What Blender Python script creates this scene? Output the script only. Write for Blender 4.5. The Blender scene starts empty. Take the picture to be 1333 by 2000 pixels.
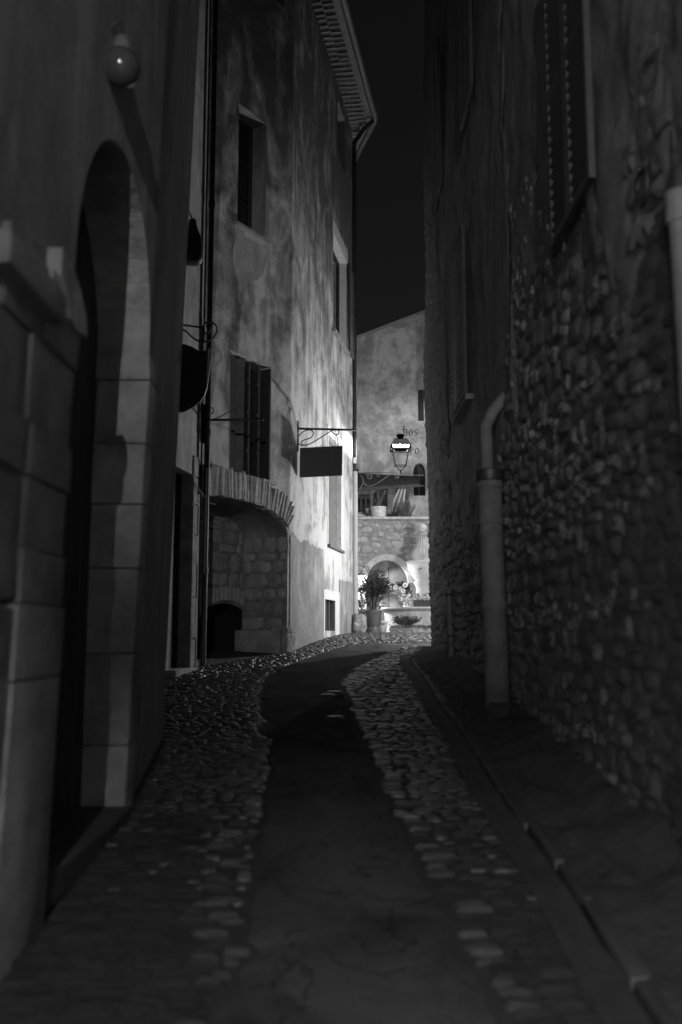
import bpy, bmesh, math, random
from mathutils import Vector, Matrix, noise
from mathutils.geometry import tessellate_polygon
R = math.radians
rnd = random.Random(11)
sc = bpy.context.scene
C = sc.collection

# ------------------------------------------------------------------ camera
F, CX, CY, HOR, CZ = 1800.0, 666.5, 1000.0, 1235.0, 1.6
PITCH = math.atan((HOR - CY) / F)
cam = bpy.data.cameras.new('camera')
cam.sensor_fit = 'VERTICAL'
cam.sensor_height = 36.0
cam.lens = F / 2000.0 * 36.0
cam.clip_end = 600
cam.dof.use_dof = True
cam.dof.focus_distance = 19.5
cam.dof.aperture_fstop = 1.15
camo = bpy.data.objects.new('camera', cam)
camo.location = (0, 0, CZ)
camo.rotation_euler = (math.pi / 2 + PITCH, 0, 0)
C.objects.link(camo)
sc.camera = camo

# ------------------------------------------------------------------ night sky
w = bpy.data.worlds.new('World')
sc.world = w
w.use_nodes = True
nt = w.node_tree
bg = nt.nodes['Background']
sky = nt.nodes.new('ShaderNodeTexSky')
sky.sky_type = 'NISHITA'
sky.sun_disc = False
sky.sun_elevation = R(12)
sky.sun_rotation = R(200)
bw = nt.nodes.new('ShaderNodeRGBToBW')
nt.links.new(sky.outputs[0], bw.inputs[0])
nt.links.new(bw.outputs[0], bg.inputs['Color'])
bg.inputs['Strength'].default_value = 0.003

sc.view_settings.view_transform = 'Standard'
sc.view_settings.look = 'None'
sc.view_settings.exposure = 0.0
sc.view_settings.gamma = 1.0
sc.render.engine = 'CYCLES'
sc.cycles.use_denoising = True
sc.cycles.max_bounces = 5
sc.cycles.diffuse_bounces = 4
sc.cycles.transparent_max_bounces = 8
sc.cycles.sample_clamp_indirect = 4

# lamp powers (used in the lamps' own builder)
LAMP_STREET = 360.0     # the lantern in view on the corner
LAMP_FOUNTAIN = 480.0   # same lantern round the corner, by the fountain
LAMP_SIDE = 1150.0       # same lantern on the house right of the square
LAMP_SQUARE = 520.0     # same lantern on the plain house right of the square
LAMP_BACK = 3000.0        # same lantern down the lane

FILL_GLOW = 75.0        # fill light added behind the camera to brighten the near walls

# ------------------------------------------------------------------ helpers
def ray(px, py):
    x = (px - CX) / F
    u = (CY - py) / F
    return Vector((x, -u * math.sin(PITCH) + math.cos(PITCH), u * math.cos(PITCH) + math.sin(PITCH)))
CAM = Vector((0, 0, CZ))
def at_y(px, py, y):
    d = ray(px, py)
    return CAM + d * (y / d.y)
def at_plane(px, py, P, n):
    d = ray(px, py)
    return CAM + d * ((Vector(P) - CAM).dot(n) / d.dot(n))
def gz(y):
    if y < 17: return .08 * y
    if y < 23:
        t = y - 17
        return 1.36 + .08 * t - .08 * t * t / 12
    return 1.6
def gz(y, _g=gz):
    return _g(y) - (.02 * max(0, min(1, (y - 17) / 6)))
def at_ground(px, py):
    d = ray(px, py)
    lo, hi = .5, 60
    for _ in range(60):
        m = (lo + hi) / 2
        P = CAM + d * m
        if P.z > gz(P.y): lo = m
        else: hi = m
    return P

class MB:
    def __init__(s): s.v = []; s.f = []
    def add(s, vs, fs):
        o = len(s.v)
        s.v += [Vector(v) for v in vs]
        s.f += [tuple(i + o for i in f) for f in fs]
        return s
    def box(s, c, d, rz=0, taper=1.0, bev=0.0, M=None):
        if bev:
            bm = bmesh.new()
            bmesh.ops.create_cube(bm, size=1)
            for v in bm.verts: v.co = Vector((v.co.x * d[0], v.co.y * d[1], v.co.z * d[2]))
            bmesh.ops.bevel(bm, geom=bm.edges[:], offset=bev, segments=2, affect='EDGES', profile=.6)
            vs = [v.co.copy() for v in bm.verts]
            bm.verts.index_update()
            fs = [[v.index for v in f.verts] for f in bm.faces]
            bm.free()
        else:
            vs = [Vector((x * d[0] / 2 * (taper if z > 0 else 1), y * d[1] / 2 * (taper if z > 0 else 1), z * d[2] / 2))
                  for z in (-1, 1) for y in (-1, 1) for x in (-1, 1)]
            fs = [(0, 2, 3, 1), (4, 5, 7, 6), (0, 1, 5, 4), (2, 6, 7, 3), (0, 4, 6, 2), (1, 3, 7, 5)]
        rot = M if M is not None else Matrix.Rotation(rz, 3, 'Z')
        return s.add([rot @ v + Vector(c) for v in vs], fs)
    def quad(s, a, b, c, d): return s.add([a, b, c, d], [(0, 1, 2, 3)])
    def tube(s, pts, r, n=8, cap=True):
        pts = [Vector(p) for p in pts]
        rs = r if isinstance(r, (list, tuple)) else [r] * len(pts)
        o = len(s.v)
        t0 = (pts[1] - pts[0]).normalized()
        up = Vector((0, 0, 1)) if abs(t0.z) < .9 else Vector((1, 0, 0))
        a = t0.cross(up).normalized()
        for i, p in enumerate(pts):
            t = (pts[min(i + 1, len(pts) - 1)] - pts[max(i - 1, 0)])
            if t.length < 1e-9: t = t0
            t.normalize()
            a = (a - t * a.dot(t))
            a = a.normalized() if a.length > 1e-6 else t.orthogonal().normalized()
            b = t.cross(a)
            for k in range(n):
                q = 2 * math.pi * k / n
                s.v.append(p + (a * math.cos(q) + b * math.sin(q)) * rs[i])
        for i in range(len(pts) - 1):
            for k in range(n):
                k2 = (k + 1) % n
                s.f.append((o + i * n + k, o + i * n + k2, o + (i + 1) * n + k2, o + (i + 1) * n + k))
        if cap:
            s.f.append(tuple(o + k for k in reversed(range(n))))
            s.f.append(tuple(o + (len(pts) - 1) * n + k for k in range(n)))
        return s
    def lathe(s, prof, c, n=24, rfun=None):
        o = len(s.v)
        c = Vector(c)
        for (r, z) in prof:
            for k in range(n):
                q = 2 * math.pi * k / n
                rr = r * (rfun(q, z) if rfun else 1)
                s.v.append(c + Vector((rr * math.cos(q), rr * math.sin(q), z)))
        for i in range(len(prof) - 1):
            for k in range(n):
                k2 = (k + 1) % n
                s.f.append((o + i * n + k, o + i * n + k2, o + (i + 1) * n + k2, o + (i + 1) * n + k))
        s.f.append(tuple(o + k for k in reversed(range(n))))
        s.f.append(tuple(o + (len(prof) - 1) * n + k for k in range(n)))
        return s
    def prism(s, poly, ex):
        """closed 3-D outline pushed along ex"""
        n = len(poly)
        poly = [Vector(p) for p in poly]
        o = len(s.v)
        s.v += poly + [p + Vector(ex) for p in poly]
        s.f.append(tuple(o + i for i in range(n)))
        s.f.append(tuple(o + n + i for i in reversed(range(n))))
        for i in range(n):
            j = (i + 1) % n
            s.f.append((o + i, o + n + i, o + n + j, o + j))
        return s
    def build(s, name, mat, parent=None, smooth=False, angle=None):
        org = parent['_o'] if parent is not None else None
        org = Vector(org) if org is not None else Vector((0, 0, 0))
        me = bpy.data.meshes.new(name)
        me.from_pydata([tuple(v - org) for v in s.v], [], s.f)
        bm = bmesh.new(); bm.from_mesh(me)
        bmesh.ops.recalc_face_normals(bm, faces=bm.faces[:])
        bm.to_mesh(me); bm.free()
        me.materials.append(mat)
        if smooth:
            me.polygons.foreach_set('use_smooth', [True] * len(me.polygons))
            if angle: me.set_sharp_from_angle(angle=R(angle))
        o = bpy.data.objects.new(name, me)
        C.objects.link(o)
        if parent is not None: o.parent = parent
        o['_o'] = tuple(org)
        return o

def tag(o, label=None, cat=None, group=None, kind=None):
    if label: o['label'] = label
    if cat: o['category'] = cat
    if group: o['group'] = group
    if kind: o['kind'] = kind
    return o
def thing(name, loc, label, cat, group=None):
    o = bpy.data.objects.new(name, None)
    o.empty_display_size = .2
    o.location = loc
    C.objects.link(o)
    o['_o'] = tuple(loc)
    return tag(o, label, cat, group)
def link_piece(name, me, parent, loc, rot=(0, 0, 0), scale=(1, 1, 1)):
    o = bpy.data.objects.new(name, me)
    C.objects.link(o)
    o.parent = parent
    o.location = Vector(loc) - Vector(parent['_o'])
    o.rotation_euler = rot
    o.scale = scale
    return o
def spiral(c, ux, uz, r0, r1, a0, a1, n=22):
    return [Vector(c) + (Vector(ux) * math.cos(a0 + (a1 - a0) * i / n) + Vector(uz) * math.sin(a0 + (a1 - a0) * i / n)) * (r0 + (r1 - r0) * i / n) for i in range(n + 1)]
def smooth_pts(pts, n=6):
    pts = [Vector(p) for p in pts]
    out = []
    for i in range(len(pts) - 1):
        p0, p1, p2, p3 = pts[max(i - 1, 0)], pts[i], pts[i + 1], pts[min(i + 2, len(pts) - 1)]
        for k in range(n):
            t = k / n
            out.append(.5 * ((2 * p1) + (p2 - p0) * t + (2 * p0 - 5 * p1 + 4 * p2 - p3) * t * t + (3 * p1 - p0 - 3 * p2 + p3) * t ** 3))
    out.append(pts[-1])
    return out

# ------------------------------------------------------------------ materials (black-and-white photograph: greys only)
def newmat(name):
    m = bpy.data.materials.new(name)
    m.use_nodes = True
    return m, m.node_tree, m.node_tree.nodes['Principled BSDF']
def N(nt, t, **kw):
    n = nt.nodes.new(t)
    for k, v in kw.items():
        if k in n.inputs: n.inputs[k].default_value = v
        else: setattr(n, k, v)
    return n
def mapped(nt, scale, coord='Object'):
    tc = N(nt, 'ShaderNodeTexCoord')
    mp = N(nt, 'ShaderNodeMapping')
    mp.inputs['Scale'].default_value = scale
    nt.links.new(tc.outputs[coord], mp.inputs[0])
    return mp.outputs[0]
def ramp(nt, src, stops):
    r = N(nt, 'ShaderNodeValToRGB')
    e = r.color_ramp.elements
    while len(e) < len(stops): e.new(.5)
    for k, (p, v) in enumerate(stops):
        e[k].position = p
        e[k].color = (v, v, v, 1)
    nt.links.new(src, r.inputs[0])
    return r.outputs[0]
def mul(nt, a, b, op='MULTIPLY'):
    m = N(nt, 'ShaderNodeMath', operation=op)
    for i, q in enumerate((a, b)):
        if isinstance(q, (int, float)): m.inputs[i].default_value = q
        else: nt.links.new(q, m.inputs[i])
    return m.outputs[0]
def mixv(nt, f, a, b):
    m = N(nt, 'ShaderNodeMix', data_type='FLOAT')
    for i, q in ((0, f), (2, a), (3, b)):
        if isinstance(q, (int, float)): m.inputs[i].default_value = q
        else: nt.links.new(q, m.inputs[i])
    return m.outputs[0]
def noise_t(nt, scale, detail=6, rough=.6, mscale=(1, 1, 1), dist=0.0):
    n = N(nt, 'ShaderNodeTexNoise')
    n.inputs['Scale'].default_value = scale
    n.inputs['Detail'].default_value = detail
    n.inputs['Roughness'].default_value = rough
    n.inputs['Distortion'].default_value = dist
    nt.links.new(mapped(nt, mscale), n.inputs['Vector'])
    return n.outputs['Fac']
def bump(nt, b, h, strength, dist=.02):
    bp = N(nt, 'ShaderNodeBump')
    bp.inputs['Strength'].default_value = strength
    bp.inputs['Distance'].default_value = dist
    nt.links.new(h, bp.inputs['Height'])
    nt.links.new(bp.outputs[0], b.inputs['Normal'])
def simple(name, v, rough=.8, var=.25, scale=8, bmp=.3, bscale=40, metal=0.0, island=0.0, bdist=.01, spec=.5):
    m, nt, b = newmat(name)
    c = ramp(nt, noise_t(nt, scale), [(.25, v * (1 - var)), (.75, v * (1 + var))])
    if island:
        g = N(nt, 'ShaderNodeNewGeometry')
        oi = N(nt, 'ShaderNodeObjectInfo')
        s = mul(nt, mul(nt, g.outputs['Random Per Island'], oi.outputs['Random'], 'ADD'), .5)
        k = mul(nt, mul(nt, s, 2 * island), 1 - island, 'ADD')
        c = mul(nt, c, k)
    nt.links.new(c, b.inputs['Base Color'])
    b.inputs['Roughness'].default_value = rough
    b.inputs['Metallic'].default_value = metal
    b.inputs['Specular IOR Level'].default_value = spec
    if bmp: bump(nt, b, noise_t(nt, bscale, 8, .65), bmp, bdist)
    return m
def plaster(name, light, dark, patch=(.42, .6), pscale=.6, streak=.6, bmp=.5, mott=.35, sscale=(1.7, 1.7, .3), seed=0.0, zgrad=None):
    """old lime render: dark weather stains, vertical run-off streaks, grain"""
    m, nt, b = newmat(name)
    big = noise_t(nt, pscale, 7, .62, (1, 1, .8), 1.2)
    st = noise_t(nt, 1.5, 5, .55, sscale, 1.1)
    mid = noise_t(nt, 3.1, 8, .7)
    fac = mul(nt, mul(nt, big, 1 - streak), mul(nt, st, streak), 'ADD')
    fac = mul(nt, mul(nt, fac, 1 - mott * .5), mul(nt, mid, mott * .5), 'ADD')
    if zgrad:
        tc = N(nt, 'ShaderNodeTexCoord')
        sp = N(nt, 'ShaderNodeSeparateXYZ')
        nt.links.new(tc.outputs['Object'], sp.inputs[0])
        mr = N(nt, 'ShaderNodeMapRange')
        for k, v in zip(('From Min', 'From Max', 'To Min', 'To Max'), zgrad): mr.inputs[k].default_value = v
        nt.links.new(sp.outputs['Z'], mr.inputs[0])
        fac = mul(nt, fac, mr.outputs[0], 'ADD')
    c = ramp(nt, fac, [(patch[0], dark), ((patch[0] * .45 + patch[1] * .55), dark + (light - dark) * .45), (patch[1], light)])
    fine = ramp(nt, noise_t(nt, 26, 6, .7), [(.25, .72), (.7, 1.12)])
    c = mul(nt, c, fine)
    nt.links.new(c, b.inputs['Base Color'])
    b.inputs['Roughness'].default_value = .9
    h = mul(nt, mul(nt, noise_t(nt, 55, 8, .7), .35), mul(nt, noise_t(nt, 5, 8, .6), 1.0), 'ADD')
    bump(nt, b, h, bmp, .035)
    return m
M = {}
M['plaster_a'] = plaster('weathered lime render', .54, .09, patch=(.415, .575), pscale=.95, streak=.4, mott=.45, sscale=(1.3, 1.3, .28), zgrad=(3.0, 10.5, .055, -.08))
M['plaster_b'] = M['plaster_a']
M['plaster_patch'] = plaster('pale patched render', .44, .2, patch=(.38, .6), pscale=1.6, streak=.4, mott=.6)
M['plaster_base'] = plaster('damp render plinth', .36, .13, patch=(.38, .62), pscale=1.4, streak=.35, bmp=.7)
M['plaster_d'] = plaster('pale render', .5, .22, patch=(.36, .6), pscale=1.2, streak=.5)
M['plaster_n'] = plaster('grey render', .3, .11, patch=(.38, .62), pscale=1.1, streak=.5)
M['plaster_r'] = plaster('old grey render', .19, .07, patch=(.36, .64), pscale=1.3, streak=.35, bmp=1.0, mott=.8)
M['plaster_far'] = plaster('stained gable render', .68, .34, patch=(.44, .55), pscale=.75, streak=.1, mott=.8)
M['infill'] = simple('rough mortar infill', .15, .95, .4, 6, 1.0, 26, bdist=.05)
M['white_band'] = simple('whitewashed band', .58, .9, .18, 9, .6, 30)
M['mortar'] = simple('mortar', .11, .95, .4, 7, 1.0, 20, bdist=.05)
M['rubble'] = simple('rubble stone', .14, .9, .5, 6, 1.0, 18, island=.12, bdist=.06)
M['rubble_light'] = simple('pale thin stone', .36, .8, .4, 14, 1.0, 36, island=.35, bdist=.03)
M['ashlar_dim'] = simple('old rough block', .3, .85, .4, 6, 1.0, 20, island=.4, bdist=.05)
M['arch_mortar'] = simple('old lime mortar', .2, .95, .4, 5, 1.0, 16, bdist=.05)
M['lantern_iron'] = simple('darkened lantern iron', .0018, 1.0, .2, 20, 0, spec=0.0)  # iron darkened so the bulb close by does not whiten the bars
M['ashlar'] = simple('stained limestone block', .25, .85, .5, 3.2, 1.0, 14, island=.2, bdist=.03)
M['fount_stone'] = simple('pale limestone', .5, .85, .35, 8, 1.0, 22, island=.3, bdist=.03)
M['fount_mortar'] = simple('pale mortar', .29, .95, .45, 6, 1.0, 16, bdist=.05)
M['urn'] = simple('carved limestone', .52, .7, .15, 6, .25, 40)
M['basin'] = simple('stained limestone', .4, .75, .3, 5, .3, 40)
M['cobble'] = simple('worn cobble', .04, .34, .4, 16, .9, 30, island=.6, bdist=.012, spec=.5)
M['cobble_edge'] = simple('polished cobble with painted glints', .085, .32, .4, 12, .8, 30, island=.6, bdist=.012, spec=.5)  # worn edge stones, colour also raised to stand in for lamp glints
M['bedding'] = simple('earth and mortar bedding', .028, .95, .3, 10, .8, 40, bdist=.02)
def asphalt_mat():
    m, nt, b = newmat('worn patched asphalt')
    c = ramp(nt, noise_t(nt, 1.3, 7, .65, (1, .7, 1), .8), [(.3, .032), (.5, .07), (.7, .1)])
    c = mul(nt, c, ramp(nt, noise_t(nt, 130, 3, .7), [(.3, .5), (.7, 1.55)]))
    v = N(nt, 'ShaderNodeTexVoronoi'); v.feature = 'DISTANCE_TO_EDGE'; v.inputs['Scale'].default_value = 1.15
    nz = N(nt, 'ShaderNodeTexNoise'); nz.inputs['Scale'].default_value = 2.5; nz.inputs['Detail'].default_value = 6
    tc = N(nt, 'ShaderNodeTexCoord'); nt.links.new(tc.outputs['Object'], nz.inputs['Vector'])
    va = N(nt, 'ShaderNodeVectorMath', operation='ADD'); nt.links.new(tc.outputs['Object'], va.inputs[0]); nt.links.new(nz.outputs['Color'], va.inputs[1]); nt.links.new(va.outputs[0], v.inputs['Vector'])
    crack = ramp(nt, v.outputs['Distance'], [(.0, .35), (.012, 1.0)])
    c = mul(nt, c, crack)
    nt.links.new(c, b.inputs['Base Color'])
    b.inputs['Roughness'].default_value = 1.0
    b.inputs['Specular IOR Level'].default_value = .05
    h = mul(nt, mul(nt, noise_t(nt, 150, 4, .7), .5), mul(nt, noise_t(nt, 6, 6, .6), 1.6), 'ADD')
    bump(nt, b, mul(nt, h, crack), .7, .012)
    return m
M['asphalt'] = asphalt_mat()
M['gutter'] = simple('cement gutter', .038, .85, .5, 3, 1.0, 18, bdist=.02)
M['kerb'] = simple('kerb limestone', .045, .7, .3, 5, .6, 30, island=.2)
M['verge'] = simple('mossy mortar skirt', .045, .95, .4, 7, 1.0, 24, bdist=.04)
M['tile'] = simple('terracotta tile', .3, .85, .25, 8, .4, 40, island=.25)
M['iron'] = simple('black wrought iron', .012, .55, .2, 20, .1, 60)
M['dark_metal'] = simple('dark zinc', .03, .5, .25, 8, .1, 40, metal=.3)
M['bracket'] = simple('grey painted iron', .1, .7, .2, 8, 0)
M['zinc'] = simple('weathered zinc', .3, .4, .2, 6, .1, 40, metal=.6)
M['light_pipe'] = simple('painted pipe', .34, .5, .12, 4, .08, 60)
M['clay_pipe'] = simple('clay pipe', .11, .85, .5, 4, .7, 18, bdist=.015)
M['old_pipe'] = simple('old painted pipe', .1, .7, .4, 5, .4, 24)
M['wood_dark'] = simple('dark painted wood', .03, .7, .3, 10, .2, 30)
M['wood_mid'] = simple('weathered wood', .1, .75, .3, 10, .25, 30)
M['sign'] = simple('sign paint', .014, .5, .15, 6, .05, 40)
M['emblem'] = simple('faded emblem paint', .042, .6, .3, 20, 0)
M['void'] = simple('unlit room', .008, .95, .1, 3, 0)
M['paint_letter'] = simple('faded letter paint', .07, .9, .35, 20, 0)
M['leaf_dark'] = simple('oleander leaf', .04, .45, .35, 12, 0, island=.4)
M['leaf_mid'] = simple('shrub leaf', .12, .55, .35, 12, 0, island=.4)
M['petal'] = simple('white petal', .7, .6, .1, 10, 0)
M['bark'] = simple('bark', .09, .9, .3, 10, .4, 40)
M['glazed'] = simple('glazed clay pot', .1, .28, .3, 4, .12, 24)
M['canvas'] = simple('canvas', .3, .9, .2, 8, .15, 40)
M['white_paint'] = simple('white paint', .7, .5, .05, 5, 0)
M['boulder'] = simple('boulder', .3, .85, .65, 7, 1.0, 12, bdist=.08)
M['cable'] = simple('cable', .02, .6, .1, 5, 0)
def glass_mat(name, tint, gloss):
    m, nt, b = newmat(name)
    nt.nodes.remove(b)
    out = nt.nodes['Material Output']
    t = N(nt, 'ShaderNodeBsdfTransparent'); t.inputs[0].default_value = (tint, tint, tint, 1)
    g = N(nt, 'ShaderNodeBsdfGlossy'); g.inputs['Roughness'].default_value = .15
    mx = N(nt, 'ShaderNodeMixShader'); mx.inputs[0].default_value = gloss
    nt.links.new(t.outputs[0], mx.inputs[1]); nt.links.new(g.outputs[0], mx.inputs[2]); nt.links.new(mx.outputs[0], out.inputs[0])
    return m
M['lantern_glass'] = glass_mat('lantern glass', .93, .02)
M['globe_glass'] = simple('smoked globe glass', .05, .12, .05, 4, 0)
M['pane'] = simple('dark window pane', .012, .1, .05, 4, 0)
def emit(name, s):
    m, nt, b = newmat(name)
    b.inputs['Base Color'].default_value = (.8, .8, .8, 1)
    b.inputs['Emission Color'].default_value = (1, 1, 1, 1)
    b.inputs['Emission Strength'].default_value = s
    return m
def glow_glass(name, s, t):
    m, nt, b = newmat(name)
    nt.nodes.remove(b)
    e = N(nt, 'ShaderNodeEmission'); e.inputs['Strength'].default_value = s
    tr = N(nt, 'ShaderNodeBsdfTransparent')
    mx = N(nt, 'ShaderNodeMixShader'); mx.inputs[0].default_value = t
    nt.links.new(e.outputs[0], mx.inputs[1]); nt.links.new(tr.outputs[0], mx.inputs[2]); nt.links.new(mx.outputs[0], nt.nodes['Material Output'].inputs[0])
    return m
M['lamp_glow'] = glow_glass('lit frosted lamp glass', 2.2, .7)

# ------------------------------------------------------------------ ground
def sgrid(xs, ys, zf):
    mb = MB()
    vs = [(x, y, zf(x, y)) for y in ys for x in xs]
    n = len(xs)
    fs = [(j * n + i, j * n + i + 1, (j + 1) * n + i + 1, (j + 1) * n + i) for j in range(len(ys) - 1) for i in range(n - 1)]
    return mb.add(vs, fs)
xs = [-150, -60, -20, -8, -4] + [-3 + .5 * i for i in range(15)] + [6, 10, 20, 60, 150]
ys = [-150, -60, -30, -15] + [-8 + .5 * i for i in range(80)] + [34, 40, 60, 150]
street = sgrid(xs, ys, lambda x, y: gz(max(y, -8))).build('street', M['bedding'])
tag(street, kind='structure')

ASL = [(410, 2090), (440, 2000), (455, 1900), (488, 1760), (496, 1660), (512, 1590), (522, 1530), (528, 1470), (512, 1420), (506, 1370), (512, 1340), (530, 1315), (560, 1300), (600, 1285), (640, 1271), (680, 1261), (720, 1256)]
ASR = [(1090, 2090), (1010, 2000), (930, 1890), (868, 1780), (822, 1690), (795, 1640), (765, 1575), (745, 1530), (716, 1465), (695, 1410), (678, 1365), (666, 1335), (684, 1315), (706, 1300), (740, 1284), (775, 1270), (798, 1262)]
def edge_curve(pp):
    pts = [at_ground(*q) for q in pp]
    return smooth_pts(pts, 12)
eL, eR = edge_curve(ASL), edge_curve(ASR)
def jit(p, k):
    return Vector((p.x + .10 * noise.noise(Vector((k, p.y * 1.9, 0))) + .06 * noise.noise(Vector((k, p.y * 6.5, 3))), p.y, gz(p.y)))
eL = [jit(p, 0) for p in eL]; eR = [jit(p, 2) for p in eR]
def xedge(e, y):
    best = None
    for a, b in zip(e[:-1], e[1:]):
        if min(a.y, b.y) <= y <= max(a.y, b.y) and abs(b.y - a.y) > 1e-6:
            return a.x + (b.x - a.x) * (y - a.y) / (b.y - a.y)
    return e[0].x if y < e[0].y else None
mb = MB()
K = 10
rows = []
for a, b in zip(eL, eR):
    row = []
    for k in range(K + 1):
        p = a.lerp(b, k / K)
        crown = .012 + .01 * (1 - (2 * k / K - 1) ** 2) + .012 * noise.noise(Vector((p.x * 2, p.y * 2, 0)))
        if k in (0, K): crown = -.01
        row.append(Vector((p.x, p.y, gz(p.y) + crown)))
    rows.append(row)
vs = [p for r in rows for p in r]
fs = [(j * (K + 1) + i, j * (K + 1) + i + 1, (j + 1) * (K + 1) + i + 1, (j + 1) * (K + 1) + i) for j in range(len(rows) - 1) for i in range(K)]
path = mb.add(vs, fs).build('asphalt_path', M['asphalt'], smooth=True)
tag(path, kind='structure')

# gutter and kerb along the right-hand wall
KX = 1.06
def kx(y): return KX + .012 * math.sin(y * 1.7) + (.0 if y < 14 else .05 * (y - 14) ** 2)
mb = MB()
gy = [-2 + .25 * i for i in range(72)]
prof = [(-.16, .0), (-.14, .014), (-.09, .002), (-.03, .0), (.0, .02)]
vs = [(kx(y) + dx + .006 * math.sin(y * 9 + dx * 30), y, gz(y) + dz + .004) for y in gy if y < 15.4 for dx, dz in prof]
n = len(prof); m_ = len(vs) // n
mb.add(vs, [(j * n + i, j * n + i + 1, (j + 1) * n + i + 1, (j + 1) * n + i) for j in range(m_ - 1) for i in range(n - 1)])
tag(mb.build('gutter', M['gutter'], smooth=True), kind='structure')

RX = 1.62    # right-hand wall face
def rlean(z):  # old wall: leans in to about 6 m, then back
    return -.015 * min(max(z - .4, 0), 6) + .015 * max(z - 6.4, 0)
mb = MB()
prof = [(-.03, -.05), (-.035, .045), (.0, .065), (.05, .075), (.1, .085), (.15, .1), (.2, .11), (.26, .13), (.31, .15), (.36, .175), (.41, .2), (.46, .23), (.52, .26), (.6, .28), (.7, .3)]
yy = [-2 + .06 * i for i in range(316)]
yy = [y for y in yy if y < 16.7]
vs = []
for y in yy:
    for i, (dx, dz) in enumerate(prof):
        a = noise.noise(Vector((dx * 6, y * 3.1, 1.3))) * .06 + noise.noise(Vector((dx * 14, y * 9, 4))) * .035 + noise.noise(Vector((dx * 33, y * 23, 8))) * .02
        fade = 1 if y < 13.5 else max(0, 1 - (y - 13.5) / 3)
        vs.append((min(kx(y), RX - .12) + .1 + dx * (1 if y < 14 else max(.15, 1 - (y - 14) * .35)), y, gz(y) + (dz if i < 2 else .07 + (dz - .07) * fade) * (.35 + .65 * fade) + (a * fade if i > 1 else 0)))
n = len(prof); m_ = len(vs) // n
mb.add(vs, [(j * n + i, j * n + i + 1, (j + 1) * n + i + 1, (j + 1) * n + i) for j in range(m_ - 1) for i in range(n - 1)])
tag(mb.build('verge', M['verge'], smooth=True), kind='structure')

kerb = bpy.data.objects.new('kerb', None); C.objects.link(kerb); kerb['_o'] = (0, 0, 0); tag(kerb, kind='structure')
y = -1.5
while y < 16.2:
    L = rnd.uniform(.38, .8)
    yc = y + L / 2
    ang = math.atan2(kx(y + L) - kx(y), L) + rnd.uniform(-.012, .012)
    dzk = rnd.uniform(-.042, -.03)
    mb = MB().box((0, 0, 0), (.085 + rnd.uniform(-.015, .012), L - .004, .17), bev=.028)
    for v in mb.v:
        v += Vector((noise.noise(v * 6 + Vector((y, 0, 0))) * .03, 0, noise.noise(v * 7 + Vector((0, y, 0))) * .03))
        q = Matrix.Rotation(-ang, 3, 'Z') @ v
        v.x, v.y, v.z = q.x + (kx(y) + kx(y + L)) / 2 + .06, q.y + yc, q.z + gz(yc + q.y) + dzk
    mb.build('kerb_stone', M['kerb'], kerb, True, 40)
    y += L

# cobbles: pebbles set on edge, long side across the lane
def pebble(seed):
    r = random.Random(seed)
    mb = MB()
    e = r.uniform(.5, .8)
    n, mrings = 10, 3
    sx, sy = [r.uniform(.86, 1.06) for _ in range(n)], r.uniform(-.12, .12)
    for j in range(mrings):
        ph = j / mrings * math.pi / 2
        for k in range(n):
            q = 2 * math.pi * k / n
            cx = math.copysign(abs(math.cos(q)) ** e, math.cos(q)); cy = math.copysign(abs(math.sin(q)) ** e, math.sin(q))
            rr = math.cos(ph) ** .38 * sx[k]
            mb.v.append(Vector((.5 * cx * rr + sy * .2 * cy, .5 * cy * rr, math.sin(ph) + r.uniform(-.06, .06) - (0.5 if j == 0 else 0))))
    mb.v.append(Vector((0, 0, 1.0)))
    for j in range(mrings - 1):
        for k in range(n):
            mb.f.append((j * n + k, j * n + (k + 1) % n, (j + 1) * n + (k + 1) % n, (j + 1) * n + k))
    for k in range(n):
        mb.f.append(((mrings - 1) * n + k, (mrings - 1) * n + (k + 1) % n, mrings * n))
    return mb
PEB = [pebble(i) for i in range(10)]
PEB_ME = []
for i, p in enumerate(PEB):
    pair = []
    for mk in ('cobble', 'cobble_edge'):
        me = bpy.data.meshes.new('cobblestone')
        me.from_pydata([tuple(v) for v in p.v], [], p.f)
        me.materials.append(M[mk])
        me.polygons.foreach_set('use_smooth', [True] * len(me.polygons))
        pair.append(me)
    PEB_ME.append(pair)
def left_limit(y):
    if y < 4.4: return -1.31
    if y < 5.95: return -1.32
    if y < 8.4: return -1.34 - .1 * (y - 5.95)
    if y < 13.7: return -2.9 + .16 * (y - 8.4)
    if y < 15.8: return -2.1 + .6 * (y - 13.7)
    if y < 22.1: return -.86 + .185 * (y - 15.8)
    return -.4
stones = []
y = 2.6
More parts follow.
